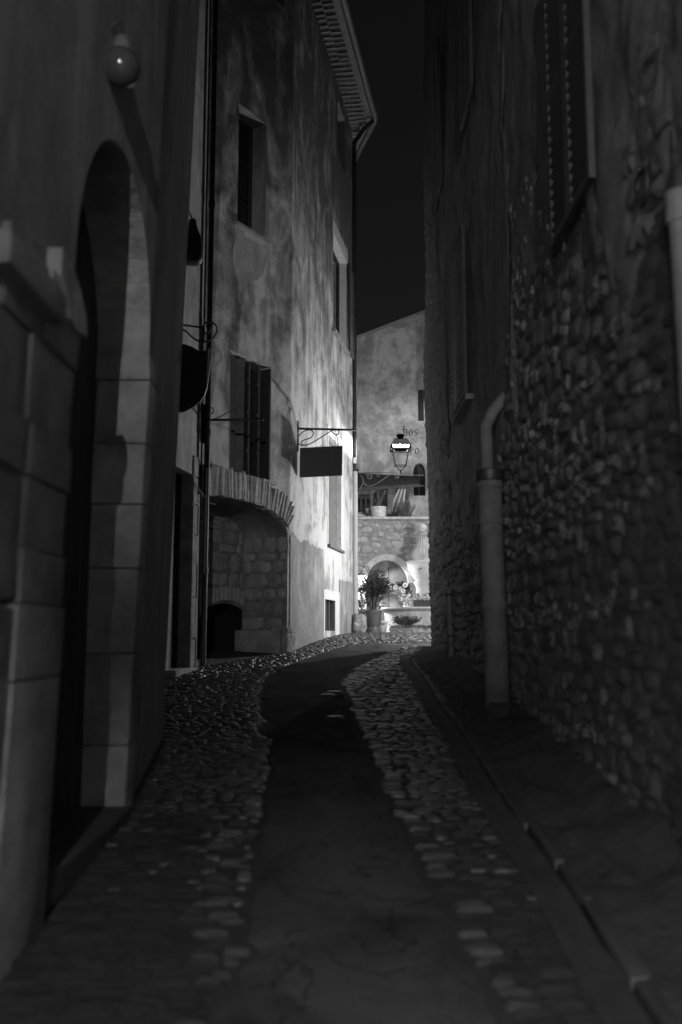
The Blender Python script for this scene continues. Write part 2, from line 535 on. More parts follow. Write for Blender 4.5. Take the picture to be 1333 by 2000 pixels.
while y < 24.2:
    d = rnd.uniform(.05, .08) if y < 14 else rnd.uniform(.08, .11)
    spans = []
    xl, xr = xedge(eL, y), xedge(eR, y)
    lim_r = kx(y) - .155 if y < 15.4 else (1.5 if y < 16.9 else 3.6)
    if xl is None and xr is None: spans = [(left_limit(y), lim_r)]
    elif xl is not None and xr is None: spans = [(left_limit(y), min(xl, lim_r))]
    elif xl is None: spans = [(left_limit(y), lim_r)] if y > 18 else [(xr, lim_r)]
    else: spans = [(left_limit(y), xl), (xr, lim_r)]
    for si, (a, b) in enumerate(spans):
        edge_at = []
        if si == 0 and xl is not None: edge_at.append(xl)
        if xr is not None and (si == 1): edge_at.append(xr)
        x = a + rnd.uniform(0, .03)
        while x < b - .05:
            near = any(abs(x + .1 - e) < .17 for e in edge_at)
            ww = rnd.uniform(.08, .2) if not near else rnd.uniform(.1, .2)
            if x + ww > b + .02: ww = max(.06, b - x)
            cx, cy = x + ww / 2, y + rnd.uniform(-.018, .018)
            if rnd.random() < .955:
                h = rnd.uniform(.006, .024) + (.004 if near else 0)
                stones.append((cx, cy, ww * rnd.uniform(.9, 1.0), d * rnd.uniform(.9, 1.12), h, near and rnd.random() < .5, rnd.randrange(10), rnd.uniform(-.12, .12), rnd.uniform(-.1, .1)))
            x += ww + rnd.uniform(.002, .014)
    y += d * .98
def screen_size(s):
    return s[2] * s[3] / (s[1] ** 2.6)
def in_frame(P):
    v = P - CAM
    dz = v.y * math.cos(PITCH) + v.z * math.sin(PITCH)
    if dz <= .2: return False
    px = CX + F * v.x / dz; py = CY - F * (-v.y * math.sin(PITCH) + v.z * math.cos(PITCH)) / dz
    return -20 < px < 1353 and -20 < py < 2020
vis = [s for s in stones if in_frame(Vector((s[0], s[1], gz(s[1]))))]
vis.sort(key=screen_size, reverse=True)
ind = set(id(s) for s in vis[:300])
rest = {0: MB(), 1: MB()}
for s in stones:
    cx, cy, ww, dd, h, ed, k, rz, tilt = s
    loc = (cx, cy, gz(cy) + .002)
    if id(s) in ind:
        link_piece('cobblestone', PEB_ME[k][1 if ed else 0], street, loc, (math.atan(.08) + tilt * .4, tilt, rz), (ww, dd, h))
    else:
        ca, sa = math.cos(rz), math.sin(rz)
        rest[1 if ed else 0].add([(cx + v.x * ww * ca - v.y * dd * sa, cy + v.x * ww * sa + v.y * dd * ca, gz(cy + v.y * dd) + v.z * h + .002 + tilt * v.x * ww) for v in PEB[k].v], PEB[k].f)
for k, mk in ((0, 'cobble'), (1, 'cobble_edge')):
    tag(rest[k].build('cobblestones', M[mk], street, True), kind='stuff')
# two lone pebbles showing through the asphalt
for px, py in ((652, 1356), (640, 1362), (655, 1406)):
    P = at_ground(px, py)
    link_piece('cobblestone', PEB_ME[3][1], street, (P.x, P.y, gz(P.y) + .012), (.08, 0, .1), (.2, .12, .03))

# ------------------------------------------------------------------ rubble stones
def rubble_proto(seed, n=4):
    """front towards -X, unit size in Y and Z"""
    r = random.Random(seed)
    mb = MB()
    corner = [r.uniform(-.05, .28) for _ in range(4)]
    for j in range(n + 1):
        for i in range(n + 1):
            a, b = i / n * 2 - 1, j / n * 2 - 1
            q = corner[(0 if a < 0 else 1) + (0 if b < 0 else 2)]
            sh = 1 - q * abs(a * b)
            bul = (1 - abs(a) ** 5) * (1 - abs(b) ** 5)
            edge = abs(a) == 1 or abs(b) == 1
            mb.v.append(Vector((-(.25 + .75 * bul * r.uniform(.6, 1.15)), .5 * a * sh + r.uniform(-.05, .05), .5 * b * sh + r.uniform(-.05, .05))))
    for j in range(n):
        for i in range(n):
            mb.f.append((j * (n + 1) + i, j * (n + 1) + i + 1, (j + 1) * (n + 1) + i + 1, (j + 1) * (n + 1) + i))
    ring = [i for i in range(n + 1)] + [j * (n + 1) + n for j in range(1, n + 1)] + [n * (n + 1) + i for i in range(n - 1, -1, -1)] + [j * (n + 1) for j in range(n - 1, 0, -1)]
    o = len(mb.v)
    for i in ring:
        v = mb.v[i]
        mb.v.append(Vector((.6, v.y * 1.02, v.z * 1.02)))
    L = len(ring)
    for k in range(L):
        mb.f.append((ring[k], o + k, o + (k + 1) % L, ring[(k + 1) % L]))
    return mb
RUB = [rubble_proto(100 + i) for i in range(14)]
RUB3 = [rubble_proto(200 + i, 3) for i in range(12)]
def proto_meshes(protos, mat, name):
    out = []
    for p in protos:
        me = bpy.data.meshes.new(name)
        me.from_pydata([tuple(v) for v in p.v], [], p.f)
        bm = bmesh.new(); bm.from_mesh(me); bmesh.ops.recalc_face_normals(bm, faces=bm.faces[:]); bm.to_mesh(me); bm.free()
        me.materials.append(mat)
        me.polygons.foreach_set('use_smooth', [True] * len(me.polygons))
        me.set_sharp_from_angle(angle=R(22))
        out.append(me)
    return out
RUB_ME = proto_meshes(RUB, M['rubble'], 'stone')

# ------------------------------------------------------------------ right-hand house (rubble wall, patches of render)
HR = thing('rubble_house', (RX, 9.5, gz(9.5)), 'tall dark rubble stone house lining the lane opposite the arch, with louvred shutters', 'house')
RY1 = 16.9
mb = MB()
ny, nz = 78, 46
ysr = [-9 + (RY1 + 9) * i / ny for i in range(ny + 1)]
zsr = [-1 + 16.5 * j / nz for j in range(nz + 1)]
def wallx(y, z):
    return RX + .05 + rlean(z) + .03 * noise.noise(Vector((y * .5, z * .5, 3.3))) + .012 * noise.noise(Vector((y * 2, z * 2, 7)))
vs = [(wallx(y, z), y, z) for z in zsr for y in ysr]
n = ny + 1
mb.add(vs, [(j * n + i, j * n + i + 1, (j + 1) * n + i + 1, (j + 1) * n + i) for j in range(nz) for i in range(ny)])
wallR = mb.build('wall', M['mortar'], HR, True)
MB().add([(wallx(RY1, z), RY1, z) for z in zsr] + [(9, RY1 + .6, z) for z in zsr], [(i, i + 1, len(zsr) + i + 1, len(zsr) + i) for i in range(nz)]).build('end_wall', M['plaster_r'], HR)
MB().add([(wallx(-9, 15.5), -9, 15.5), (wallx(RY1, 15.5), RY1, 15.5), (9, RY1 + .6, 16.5), (9, -9, 16.5)], [(0, 1, 2, 3)]).prism([(9, -9, -1), (9, RY1 + .6, -1), (9, RY1 + .6, 16.4), (9, -9, 16.4)], (.3, 0, 0)).build('roof', M['tile'], HR)
# render patches that still cover the stones
def zb(y):   # lower edge of the render that still clings to the wall
    base = 3.7 + .5 * math.sin(y * .9 + 1) + .8 * noise.noise(Vector((y * 1.1, 0, 5))) + .45 * noise.noise(Vector((y * 4.1, 0, 9)))
    if 8.2 < y < 13.0: base -= 1.1
    if y > 13.6: base += min(5.5, (y - 13.6) * 4)
    return base
mb = MB()
yy = [-9 + .4 * i for i in range(28)] + [2.2 + .085 * i for i in range(int((RY1 - 2.2) / .085) + 1)] + [RY1]
nz2 = 90
vs = []
for y in yy:
    z0 = zb(y)
    for j in range(nz2 + 1):
        z = z0 + (15.4 - z0) * (j / nz2) ** 1.25
        t = -.03 + .05 * min(1, (z - z0) / .9) ** .6
        v3 = Vector((y, z, 2))
        rough = .028 * noise.noise(v3 * 1.9) + .02 * noise.noise(v3 * 5.3) + .012 * noise.noise(v3 * 11)
        vs.append((wallx(y, z) - .022 - t + rough, y, z))
n = nz2 + 1
mb.add(vs, [(i * n + j, i * n + j + 1, (i + 1) * n + j + 1, (i + 1) * n + j) for i in range(len(yy) - 1) for j in range(nz2)])
mb.build('render_coat', M['plaster_r'], HR, True)
rs = []
z = .15
while z < 9.6:
    h = rnd.uniform(.08, .17)
    y = 2.4 + rnd.uniform(0, .2)
    while y < RY1 - .03:
        wd = rnd.uniform(.1, .38) * (1 if h > .11 else .75)
        if y + wd > RY1: wd = RY1 - y
        yc, zc = y + wd / 2, z + h / 2 + .03 * math.sin(y * 1.3 + z)
        if gz(yc) - .1 < zc < zb(yc) + 1.3 and wd > .06:
            rs.append((yc, zc + rnd.uniform(-.04, .04), wd * rnd.uniform(.9, 1.1), h * rnd.uniform(.85, 1.2), rnd.uniform(.015, .06) * (1 if yc < 14.5 else .7), rnd.randrange(14), rnd.uniform(-.16, .16)))
        y += wd + rnd.uniform(-.01, .02)
    z += h + rnd.uniform(-.006, .008)
vis = [s for s in rs if in_frame(Vector((RX, s[0], s[1])))]
vis.sort(key=lambda s: s[2] * s[3] / s[0] ** 3, reverse=True)
ind = set(id(s) for s in vis[:300])
mb = MB()
for s in rs:
    yc, zc, wd, h, dp, k, rx = s
    X = wallx(yc, zc) + .25 * dp - .001 - (.014 if zc > zb(yc) - .1 else 0)
    if id(s) in ind:
        link_piece('stone', RUB_ME[k], wallR, (X, yc, zc), (rx, 0, 0), (dp, wd, h))
    else:
        ca, sa = math.cos(rx), math.sin(rx)
        mb.add([(X + v.x * dp, yc + v.y * wd * ca - v.z * h * sa, zc + v.y * wd * sa + v.z * h * ca) for v in RUB[k].v], RUB[k].f)
tag(mb.build('stones', M['rubble'], wallR, True, 22), kind='stuff')

def shutter_pair(name_parent, y0, y1, z0, z1, leaves=2, n_slat=26, open_=.0):
    """louvred shutters closed on a right-hand window"""
    for k in range(leaves):
        a = y0 + (y1 - y0) * k / leaves + .012
        b = y0 + (y1 - y0) * (k + 1) / leaves - .012
        ym = (a + b) / 2
        X = wallx(ym, (z0 + z1) / 2) - .13
        f = MB()
        fw = .055
        for yc in (a + fw / 2, b - fw / 2): f.box((X, yc, (z0 + z1) / 2), (.04, fw, z1 - z0))
        for zc in (z0 + fw / 2, z1 - fw / 2, (z0 + z1) / 2): f.box((X, ym, zc), (.038, b - a - 2 * fw, fw))
        sh = f.build('shutter', M['wood_dark'], name_parent)
        for i in range(n_slat):
            zc = z0 + fw + (z1 - z0 - 2 * fw) * (i + .5) / n_slat
            if abs(zc - (z0 + z1) / 2) < fw * .6: continue
            MB().box((X, ym, zc), (.05, b - a - 2 * fw - .004, .012), M=Matrix.Rotation(R(38), 3, 'Y')).build('slat', M['wood_dark'], sh)
shutter_pair(HR, 5.1, 6.15, 4.25, 6.4)
shutter_pair(HR, 9.6, 10.6, 7.7, 9.9)
shutter_pair(HR, 10.6, 11.9, 4.4, 6.5)
shutter_pair(HR, 13.1, 14.2, 8.3, 10.7)
for ya, yb, zq in ((10.6, 11.9, 4.35),):
    MB().box((wallx((ya + yb) / 2, zq) - .1, (ya + yb) / 2, zq), (.1, yb - ya + .1, .07), bev=.01).build('window_sill', M['plaster_r'], HR)

# down pipe with clay foot on the right-hand wall
def px_right(px, py, off=.1):
    d = ray(px, py)
    P = None
    t = 5
    for _ in range(30):
        P = CAM + d * t
        t *= (wallx(P.y, P.z) - off) / P.x if P.x > 0 else 1
    return P
pb = Vector((1.47, 8.75, gz(8.75)))
t = thing('clay_downpipe', pb, 'thick clay drainpipe with flared mortar foot standing against the rubble wall', 'drainpipe')
zt = at_y(968, 940, 8.75).z
pr = []
mb = MB()
segs = [pb.z + .12, at_y(985, 1175, 8.75).z, at_y(985, 1010, 8.75).z, zt]
for a, b in zip(segs[:-1], segs[1:]):
    pts = [Vector((pb.x - .004 - .016 * (z - pb.z), 8.75, z)) for z in (a, a + .015, b - .07, b - .065, b - .01, b)]
    MB().tube(pts, [.112, .116, .112, .124, .124, .116], 20).build('pipe_section', M['clay_pipe'], t, True, 50)
MB().lathe([(.2, -.1), (.19, .02), (.155, .1), (.13, .2), (.118, .26)], pb, 16, lambda q, z: 1 + .08 * noise.noise(Vector((math.cos(q) * 2, math.sin(q) * 2, z * 9)))).build('mortar_foot', M['verge'], t, True)
MB().tube([Vector((pb.x - .016 * (z - pb.z), 8.75, z)) for z in (zt, zt + .02, zt + .1, zt + .12)], [.135, .14, .14, .08], 18).build('collar', M['dark_metal'], t, True, 40)
tp = at_y(958, 785, 8.75).z
MB().tube([Vector((pb.x - .016 * (z - pb.z) - .02, 8.75, z)) for z in (zt + .1, tp - .25)] + [Vector((pb.x + .0, 8.75, tp - .1)), Vector((pb.x + .15, 8.77, tp + .08))], [.06, .06, .06, .055], 14).build('upper_pipe', M['clay_pipe'], t, True, 50)
# pale pipe close by, top right of the picture
P1 = px_right(1332, 390, .06); P2 = px_right(1345, 640, .06)
t = thing('painted_downpipe', (P2.x, P2.y, gz(P2.y)), 'pale painted downpipe with a wide collar on the rubble wall beneath an iron ring', 'drainpipe')
yq = P1.y
MB().tube([Vector((wallx(yq, z) - .075, yq, z)) for z in (gz(yq) + .3, 1.6, 2.6, P1.z - .02)], .05, 16).build('pipe', M['old_pipe'], t, True, 50)
MB().tube([Vector((wallx(yq, z) - .075, yq, z)) for z in (P1.z - .12, P1.z - .11, P1.z + .03, P1.z + .04)], [.054, .064, .064, .05], 16).build('collar', M['old_pipe'], t, True, 50)
MB().tube([Vector((wallx(yq, P1.z) - .075, yq, P1.z + .03)), Vector((wallx(yq, P1.z) - .07, yq + .01, P1.z + .12)), Vector((wallx(yq, P1.z) + .1, yq + .03, P1.z + .22))], [.046, .046, .046], 14).build('elbow', M['dark_metal'], t, True, 50)
P = px_right(1262, 345, .03)
t = thing('iron_ring', P, 'dark iron ring hooked into the rubble wall above the pale downpipe', 'ring')
MB().tube([P + Vector((-.02, math.cos(a) * .075, math.sin(a) * .09 - .05)) for a in [2 * math.pi * i / 20 for i in range(21)]], .012, 8).build('ring', M['iron'], t, True)
MB().tube([P + Vector((.08, 0, .04)), P + Vector((-.03, 0, .045)), P + Vector((-.045, 0, .02))], .014, 8).build('staple', M['iron'], t, True)
# thin pipe near the far corner
P = px_right(884, 1285, .05)
t = thing('thin_downpipe', (P.x, P.y, gz(P.y)), 'thin dull pipe low on the rubble wall near its far corner', 'drainpipe')
zt = px_right(880, 1150, .05).z
MB().tube([Vector((wallx(P.y, z) - .06, P.y, z)) for z in (gz(P.y) + .15, zt)], .045, 12).build('pipe', M['clay_pipe'], t, True, 50)
for z in (gz(P.y) + .45, zt - .1): MB().tube([Vector((wallx(P.y, z) - .06, P.y, z)), Vector((wallx(P.y, z) - .06, P.y, z + .04))], .052, 12).build('clamp', M['dark_metal'], t, True, 50)

# ------------------------------------------------------------------ near left house (stone doorway)
LX = -1.34
HN = thing('stone_doorway_house', (LX, 5.2, gz(5.2)), 'dim house with a deep stone-jambed doorway and a globe lamp above it', 'house')
def llean(z): return .027 * (z - .4)
DY0, DY1 = 4.18, 5.95
def lwall(mb, pts2, zs):
    """plan polyline extruded with the lean of the wall"""
    n = len(pts2)
    vs = [(x + llean(z), y, z) for z in zs for x, y in pts2]
    mb.add(vs, [(j * n + i, j * n + i + 1, (j + 1) * n + i + 1, (j + 1) * n + i) for j in range(len(zs) - 1) for i in range(n - 1)])
    return mb
ZT = 15.0
DOORTOP = 4.34
END = (-1.60, 8.4)
mb = MB()
lwall(mb, [(LX, -9), (LX, DY0)], [-1, ZT])
lwall(mb, [(LX - .02, DY1), END, (-3.0, 8.55), (-8, 8.8)], [-.2, DOORTOP + .9, 6, ZT])
SPR, ARAD = 3.42, (DY1 - DY0) / 2
NA = 18
darch = [(DY0 + ARAD - ARAD * math.cos(math.pi * i / NA), SPR + (ARAD + .03) * math.sin(math.pi * i / NA)) for i in range(NA + 1)]
def lp(yq, zq, dx=0): return (LX - .02 * (yq - DY0) / (DY1 - DY0) + llean(zq) - dx, yq, zq)
for (ya, za), (yb_, zb2) in zip(darch[:-1], darch[1:]):
    mb.quad(lp(ya, za), lp(yb_, zb2), lp(yb_, ZT), lp(ya, ZT))
mb.build('wall', M['plaster_n'], HN)
MB().add([(-8, -9, -1), (-8, 8.8, -1), (-8, 8.8, ZT), (-8, -9, ZT), (LX + .4, -9, ZT), (LX + .2, 8.4, ZT)], [(0, 1, 2, 3), (3, 2, 5, 4)]).build('roof', M['tile'], HN)
rv = MB()
for (ya, za), (yb_, zb2) in zip(darch[:-1], darch[1:]): rv.quad(lp(ya, za), lp(yb_, zb2), lp(yb_, zb2, .36), lp(ya, za, .36))
rv.build('door_arch', M['ashlar'], HN, True, 60)
# added fill light, unseen: glowing panes framed like a window, further back
M['fill_pane'] = emit('added fill light pane', FILL_GLOW)
sw_ = MB()
wy0, wy1, wz0, wz1 = -5.4, -3.4, .9, 2.9
wxx = LX + .055
for yq in (wy0, (wy0 + wy1) / 2, wy1): sw_.box((wxx, yq, (wz0 + wz1) / 2), (.07, .07, wz1 - wz0 + .07))
for zq in (wz0, wz1): sw_.box((wxx, (wy0 + wy1) / 2, zq), (.068, wy1 - wy0 - .07, .068))
sw_ = sw_.build('fill_panel_frame', M['wood_dark'], HN)
for k in range(2):
    MB().box((wxx, wy0 + (wy1 - wy0) * (.25 + .5 * k), (wz0 + wz1) / 2), (.02, (wy1 - wy0) / 2 - .08, wz1 - wz0 - .08)).build('pane', M['fill_pane'], sw_)
# door leaf of vertical planks
dx = LX - .30
door = MB().box((dx - .04, (DY0 + DY1) / 2, (gz(5.2) + DOORTOP) / 2), (.03, DY1 - DY0 + .1, DOORTOP - gz(5.2) + .1)).build('door', M['void'], HN)
npl = 8
for i in range(npl):
    ya = DY0 + (DY1 - DY0) * i / npl
    MB().box((dx, ya + (DY1 - DY0) / npl / 2, (gz(5.2) + DOORTOP) / 2), (.04, (DY1 - DY0) / npl - .012, DOORTOP - gz(5.2) - .04), bev=.006).build('plank', M['wood_dark'], door)
MB().box((LX - .14, (DY0 + DY1) / 2, gz(5.2) + .03), (.36, DY1 - DY0 + .02, .16), bev=.02).build('threshold', M['kerb'], HN)
# far jamb: dressed blocks facing down the lane; joints where the photo has them
jz = [gz(DY1) - .12] + [at_y(240, p, DY1).z for p in (1455, 1275, 1110, 985, 868, 745)] + [SPR - .004]
for i, (a, b) in enumerate(zip(jz[:-1], jz[1:])):
    dp = .33 if i % 2 else .36
    wy = rnd.uniform(.2, .36)
    ln = llean((a + b) / 2)
    mb = MB().box((LX - .02 + .015 - dp / 2 + ln, DY1 - .03 + wy / 2, (a + b) / 2), (dp, wy, b - a - .007), bev=.01)
    for v in mb.v: v += Vector((noise.noise(v * 5) * .008 + .027 * (v.z - (a + b) / 2), noise.noise(v * 4.2) * .008, noise.noise(v * 5.5) * .006))
    mb.build('jamb_stone', M['ashlar'], HN, True, 40)
# near jamb with a wider foot
nz_ = [gz(4) - .1, at_y(60, 1320, 4.1).z, at_y(60, 1185, 4.1).z, at_y(30, 1085, 4.1).z, at_y(30, 960, 4.1).z, at_y(30, 870, 4.1).z, at_y(30, 715, 4.1).z, at_y(30, 580, 4.1).z]
for i, (a, b) in enumerate(zip(nz_[:-1], nz_[1:])):
    pro = .05 if i < 2 else (.02 if i % 2 else .035)
    ln = llean((a + b) / 2)
    wy = .62 if i < 2 else rnd.uniform(.42, .6)
    mb = MB().box((LX + pro - .16 + ln, DY0 - wy / 2 + .012, (a + b) / 2), (.34, wy, b - a - .006), bev=.01)
    for v in mb.v: v += Vector((noise.noise(v * 5) * .01 + .027 * (v.z - (a + b) / 2), noise.noise(v * 4.2) * .01, noise.noise(v * 5.5) * .004))
    mb.build('jamb_stone', M['ashlar'], HN, True, 40)
    wy2 = rnd.uniform(.4, .6)
    mb = MB().box((LX + pro - .175 + ln, DY0 - wy - wy2 / 2, (a + b) / 2 + rnd.uniform(-.03, .03)), (.34, wy2 - .006, b - a - .006), bev=.01)
    for v in mb.v: v += Vector((noise.noise(v * 5) * .01 + .027 * (v.z - (a + b) / 2), noise.noise(v * 4.2) * .01, 0))
    mb.build('jamb_stone', M['ashlar'], HN, True, 40)
# corbel carrying the door hood
zc0, zc1 = at_y(60, 578, 3.45).z, at_y(60, 515, 3.45).z
MB().box((LX + .0, 3.46, (zc0 + zc1) / 2), (.34, .68, zc1 - zc0), bev=.02).build('hood_slab', M['ashlar'], HN, True, 40)
ring = []
z1c, z0c = at_y(120, 520, 3.95).z, at_y(140, 640, 4.0).z
prof = [(3.79, z1c + .02), (3.95, z1c), (4.08, z1c - .06), (4.19, z1c - .15), (4.22, z1c - .24), (4.16, z0c + .02), (4.04, z0c), (3.94, z0c + .05), (3.86, z0c + .13), (3.79, z0c + .17)]
MB().prism([(LX - .12, a, b) for a, b in prof], (.26, 0, 0)).build('corbel', M['ashlar'], HN, True, 40)
# globe lamp (unlit)
G = at_y(237, 133, 4.55)
t = thing('globe_lamp', G, 'unlit frosted globe lamp hanging above the stone-jambed doorway', 'lamp')
MB().lathe([(.02 , -.103), (.06, -.085), (.088, -.052), (.104, 0), (.1, .04), (.08, .075), (.05, .098), (.04, .105)], G, 24).build('globe', M['globe_glass'], t, True)
MB().lathe([(.05, .095), (.052, .13), (.04, .165), (.02, .185)], G, 18).build('cap', M['old_pipe'], t, True, 50)
wx = LX + llean(G.z) - .02
MB().tube(smooth_pts([G + Vector((0, 0, .18)), G + Vector((-.01, 0, .24)), Vector((wx + .05, G.y, G.z + .26)), Vector((wx, G.y, G.z + .22))]), .011, 8).build('arm', M['iron'], t, True)

# ------------------------------------------------------------------ facade helper
class Plane:
    def __init__(s, P0, P1):
        s.P0 = Vector((P0[0], P0[1], 0)); s.P1 = Vector((P1[0], P1[1], 0))
        s.L = (s.P1 - s.P0).length
        s.e = (s.P1 - s.P0) / s.L
        s.n = Vector((s.e.y, -s.e.x, 0))       # outward (to the lane)
    def pt(s, u, z, out=0.0): return s.P0 + s.e * u + s.n * out + Vector((0, 0, z))
    def uz(s, px, py, out=0.0):
        P = at_plane(px, py, s.P0 + s.n * out, s.n)
        return (P - s.P0).dot(s.e), P.z
    def facade(s, outer, holes, name, mat, parent, out=0.0):
        polys = [[Vector((u, z, 0)) for u, z in outer]] + [[Vector((u, z, 0)) for u, z in h] for h in holes]
        tri = tessellate_polygon(polys)
        flat = [p for q in polys for p in q]
        return MB().add([s.pt(p.x, p.y, out) for p in flat], [tuple(t) for t in tri]).build(name, mat, parent)
    def box(s, mb, u0, u1, z0, z1, o0, o1, bev=0):
        c = s.pt((u0 + u1) / 2, (z0 + z1) / 2, (o0 + o1) / 2)
        Mx = Matrix((s.e, s.n, Vector((0, 0, 1)))).transposed()
        return mb.box(c, (abs(u1 - u0), abs(o1 - o0), abs(z1 - z0)), M=Mx, bev=bev)
    def reveal(s, poly, depth, mb, close=True):
        n = len(poly)
        for i in range(n if close else n - 1):
            a, b = poly[i], poly[(i + 1) % n]
            mb.quad(s.pt(*a), s.pt(*b), s.pt(b[0], b[1], -depth), s.pt(a[0], a[1], -depth))
        return mb
def rect(u0, u1, z0, z1): return [(u0, z0), (u1, z0), (u1, z1), (u0, z1)]

# ------------------------------------------------------------------ narrow house with a plain door (left, beyond the doorway house)
HD = thing('narrow_house', (-2.2, 13.2, gz(13.2)), 'narrow pale-rendered house with a tall dark door beside the black downpipe', 'house')
PD = Plane((-2.86, 8.9), (-2.125, 13.70))
ua, ztop = PD.uz(346, 902)
ub, ztop2 = PD.uz(376, 936)
zd = (ztop + ztop2) / 2
u0d, u1d = PD.L - 1.22, PD.L - .36
hole = rect(u0d, u1d, gz(13) - .1, zd)
PD.facade([(0, -.2), (u0d, -.2), (u0d, zd), (u1d, zd), (u1d, -.2), (PD.L, -.2), (PD.L, 13.6), (0, 13.6)], [], 'wall', M['plaster_d'], HD)
PD.reveal([(u0d, .5), (u0d, zd), (u1d, zd), (u1d, .5)], .22, MB(), False).build('door_reveal', M['ashlar'], HD)
dr = PD.box(MB(), u0d, u1d, .6, zd, -.24, -.2).build('door', M['wood_dark'], HD)
for i in range(6):
    a = u0d + (u1d - u0d) * i / 6
    PD.box(MB(), a + .005, a + (u1d - u0d) / 6 - .005, gz(12.8) + .06, zd - .02, -.2, -.17).build('plank', M['wood_dark'], dr)
# dressed stone jamb with its joints
zj = gz(13.4) - .1
k = 0
while zj < zd + .25:
    h = rnd.uniform(.34, .62)
    PD.box(MB(), u1d - .004, u1d + (.2 if k % 2 else .27), zj + .006, min(zj + h, zd + .3) - .006, -.1, .025, bev=.012).build('jamb_stone', M['ashlar'], HD, True, 40)
    zj += h; k += 1
PD.box(MB(), u0d - .1, u1d + .05, gz(13) - .12, gz(13) + .06, -.2, .14, bev=.015).build('door_step', M['ashlar'], HD, True, 40)
MB().add([(-8, 8.9, 0), (-8, 13.7, 0), (-8, 13.7, 13.6), (-8, 8.9, 13.6), (-2.86, 8.9, 13.6), (-2.125, 13.7, 13.6), (-2.86, 8.9, 0)], [(0, 1, 2, 3), (3, 2, 5, 4), (0, 3, 4, 6)]).build('roof', M['tile'], HD)
cb = MB()
for du, zz0, zz1 in ((.02, 1.4, 13.5),):
    cb.tube([PD.pt(PD.L - .03 - du, z, .035) for z in (1.2, 4, 7, 13.5)], .012, 6)
cb.build('cable', M['cable'], HD, True)

# ------------------------------------------------------------------ corner house: facade A (arch) and facade B (to the corner)
A0, A1, B1, C1 = (-2.125, 13.72), (-.88, 15.8), (.285, 22.1), (-.75, 26.3)
HC = thing('corner_house', (-.88, 15.8, gz(15.8)), 'tall stained rendered house with a brick-edged archway and tiled eaves at the bend', 'house')
PA, PB, PC = Plane(A0, A1), Plane(A1, B1), Plane(B1, C1)
EAVE = 14.3
# arch
inn = [PA.uz(*q) for q in ((389, 979), (425, 974), (464, 972), (500, 980), (530, 999), (552, 1026))]
out_ = [PA.uz(*q) for q in ((389, 917), (446, 917), (488, 932), (530, 950), (556, 974), (566, 1000))]
ua_r = PA.L - .07
def curve2(pts, n=8):
    return [(p.x, p.y) for p in smooth_pts([Vector((a, b, 0)) for a, b in pts], n)]
# fit a clean three-centred curve: crown height and spring from the photo
crown_u = PA.uz(447, 975)[0]; crown_z = PA.uz(447, 972)[1]
spr_z = PA.uz(560, 1035)[1] - .1
half = ua_r - crown_u
def arch_z(u, extra=0.0):
    t = min(1, abs(u - crown_u) / (half + extra))
    return spr_z + (crown_z + extra - spr_z) * (1 - t ** 2.3) ** (1 / 2.0)
ul = .04
us = [ul + (ua_r - ul) * (1 - (1 - i / 26) ** 1.6) for i in range(27)]
intr = [(u, arch_z(u)) for u in us]
intr[-1] = (ua_r, spr_z)
ztA = 15.0
w1 = [PA.uz(464, 205), PA.uz(520, 470), PA.uz(462, 436), PA.uz(522, 232)]
W1 = (PA.uz(466, 300)[0], PA.uz(520, 300)[0], (PA.uz(462, 434)[1] + PA.uz(520, 470)[1]) / 2, (PA.uz(466, 205)[1] + PA.uz(522, 240)[1]) / 2)
W2 = (PA.uz(449, 800)[0], PA.uz(530, 800)[0], (PA.uz(444, 918)[1] + PA.uz(528, 940)[1]) / 2, (PA.uz(451, 690)[1] + PA.uz(530, 712)[1]) / 2)
W0 = (PA.uz(478, 0)[0], PA.uz(556, 0)[0], (PA.uz(545, 5)[1] + PA.uz(563, 22)[1]) / 2, 14.2)
holes = [rect(*W1), rect(*W2), rect(*W0)]
outer = [(0, 0), (ul, 0)] + intr + [(ua_r, 0), (PA.L, 0), (PA.L, ztA), (0, ztA)]
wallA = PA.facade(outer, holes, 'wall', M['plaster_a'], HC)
pp = [PA.uz(*q) for q in ((463, 452), (480, 462), (500, 473), (519, 483), (521, 500), (519, 520), (512, 538), (500, 548), (488, 551), (478, 560), (470, 552), (462, 536), (456, 520), (455, 500), (457, 480))]
pp = [(p.x, p.y) for p in smooth_pts([Vector((a, b, 0)) for a, b in pp + pp[:1]], 5)][:-1]
pp = [(u + .03 * noise.noise(Vector((u * 9, z * 9, 1))), z + .03 * noise.noise(Vector((u * 9, z * 9, 7)))) for u, z in pp]
PA.facade(pp, [], 'render_patch', M['plaster_patch'], HC, .004)
def window(PL, Wd, depth, mats, parent, kind):
    u0, u1, z0, z1 = Wd
    mb = MB()
    PL.reveal(rect(u0, u1, z0, z1), depth, mb)
    mb.build('window_reveal', mats, parent)
    fr = MB()
    fw = .05
    for a, b, c, d in ((u0, u0 + fw, z0, z1), (u1 - fw, u1, z0, z1), (u0, u1, z0, z0 + fw), (u0, u1, z1 - fw, z1), ((u0 + u1) / 2 - .025, (u0 + u1) / 2 + .025, z0, z1)):
        PL.box(fr, a, b, c, d, -depth, -depth + .05)
    f = fr.build('window', M['wood_dark'], parent)
    for k in range(2):
        a = u0 + fw + (u1 - u0 - 2 * fw) * k / 2
        b = u0 + fw + (u1 - u0 - 2 * fw) * (k + 1) / 2
        for j in range(3):
            c = z0 + fw + (z1 - z0 - 2 * fw) * j / 3; d = z0 + fw + (z1 - z0 - 2 * fw) * (j + 1) / 3
            PL.box(MB(), a + .012, b - .012, c + .015, d - .015, -depth - .004, -depth + .012).build('pane', M['pane'], f)
    return f
window(PA, W1, .34, M['plaster_n'], HC, 0)
window(PA, W0, .3, M['plaster_n'], HC, 0)
window(PA, W2, .4, M['white_band'], HC, 0)
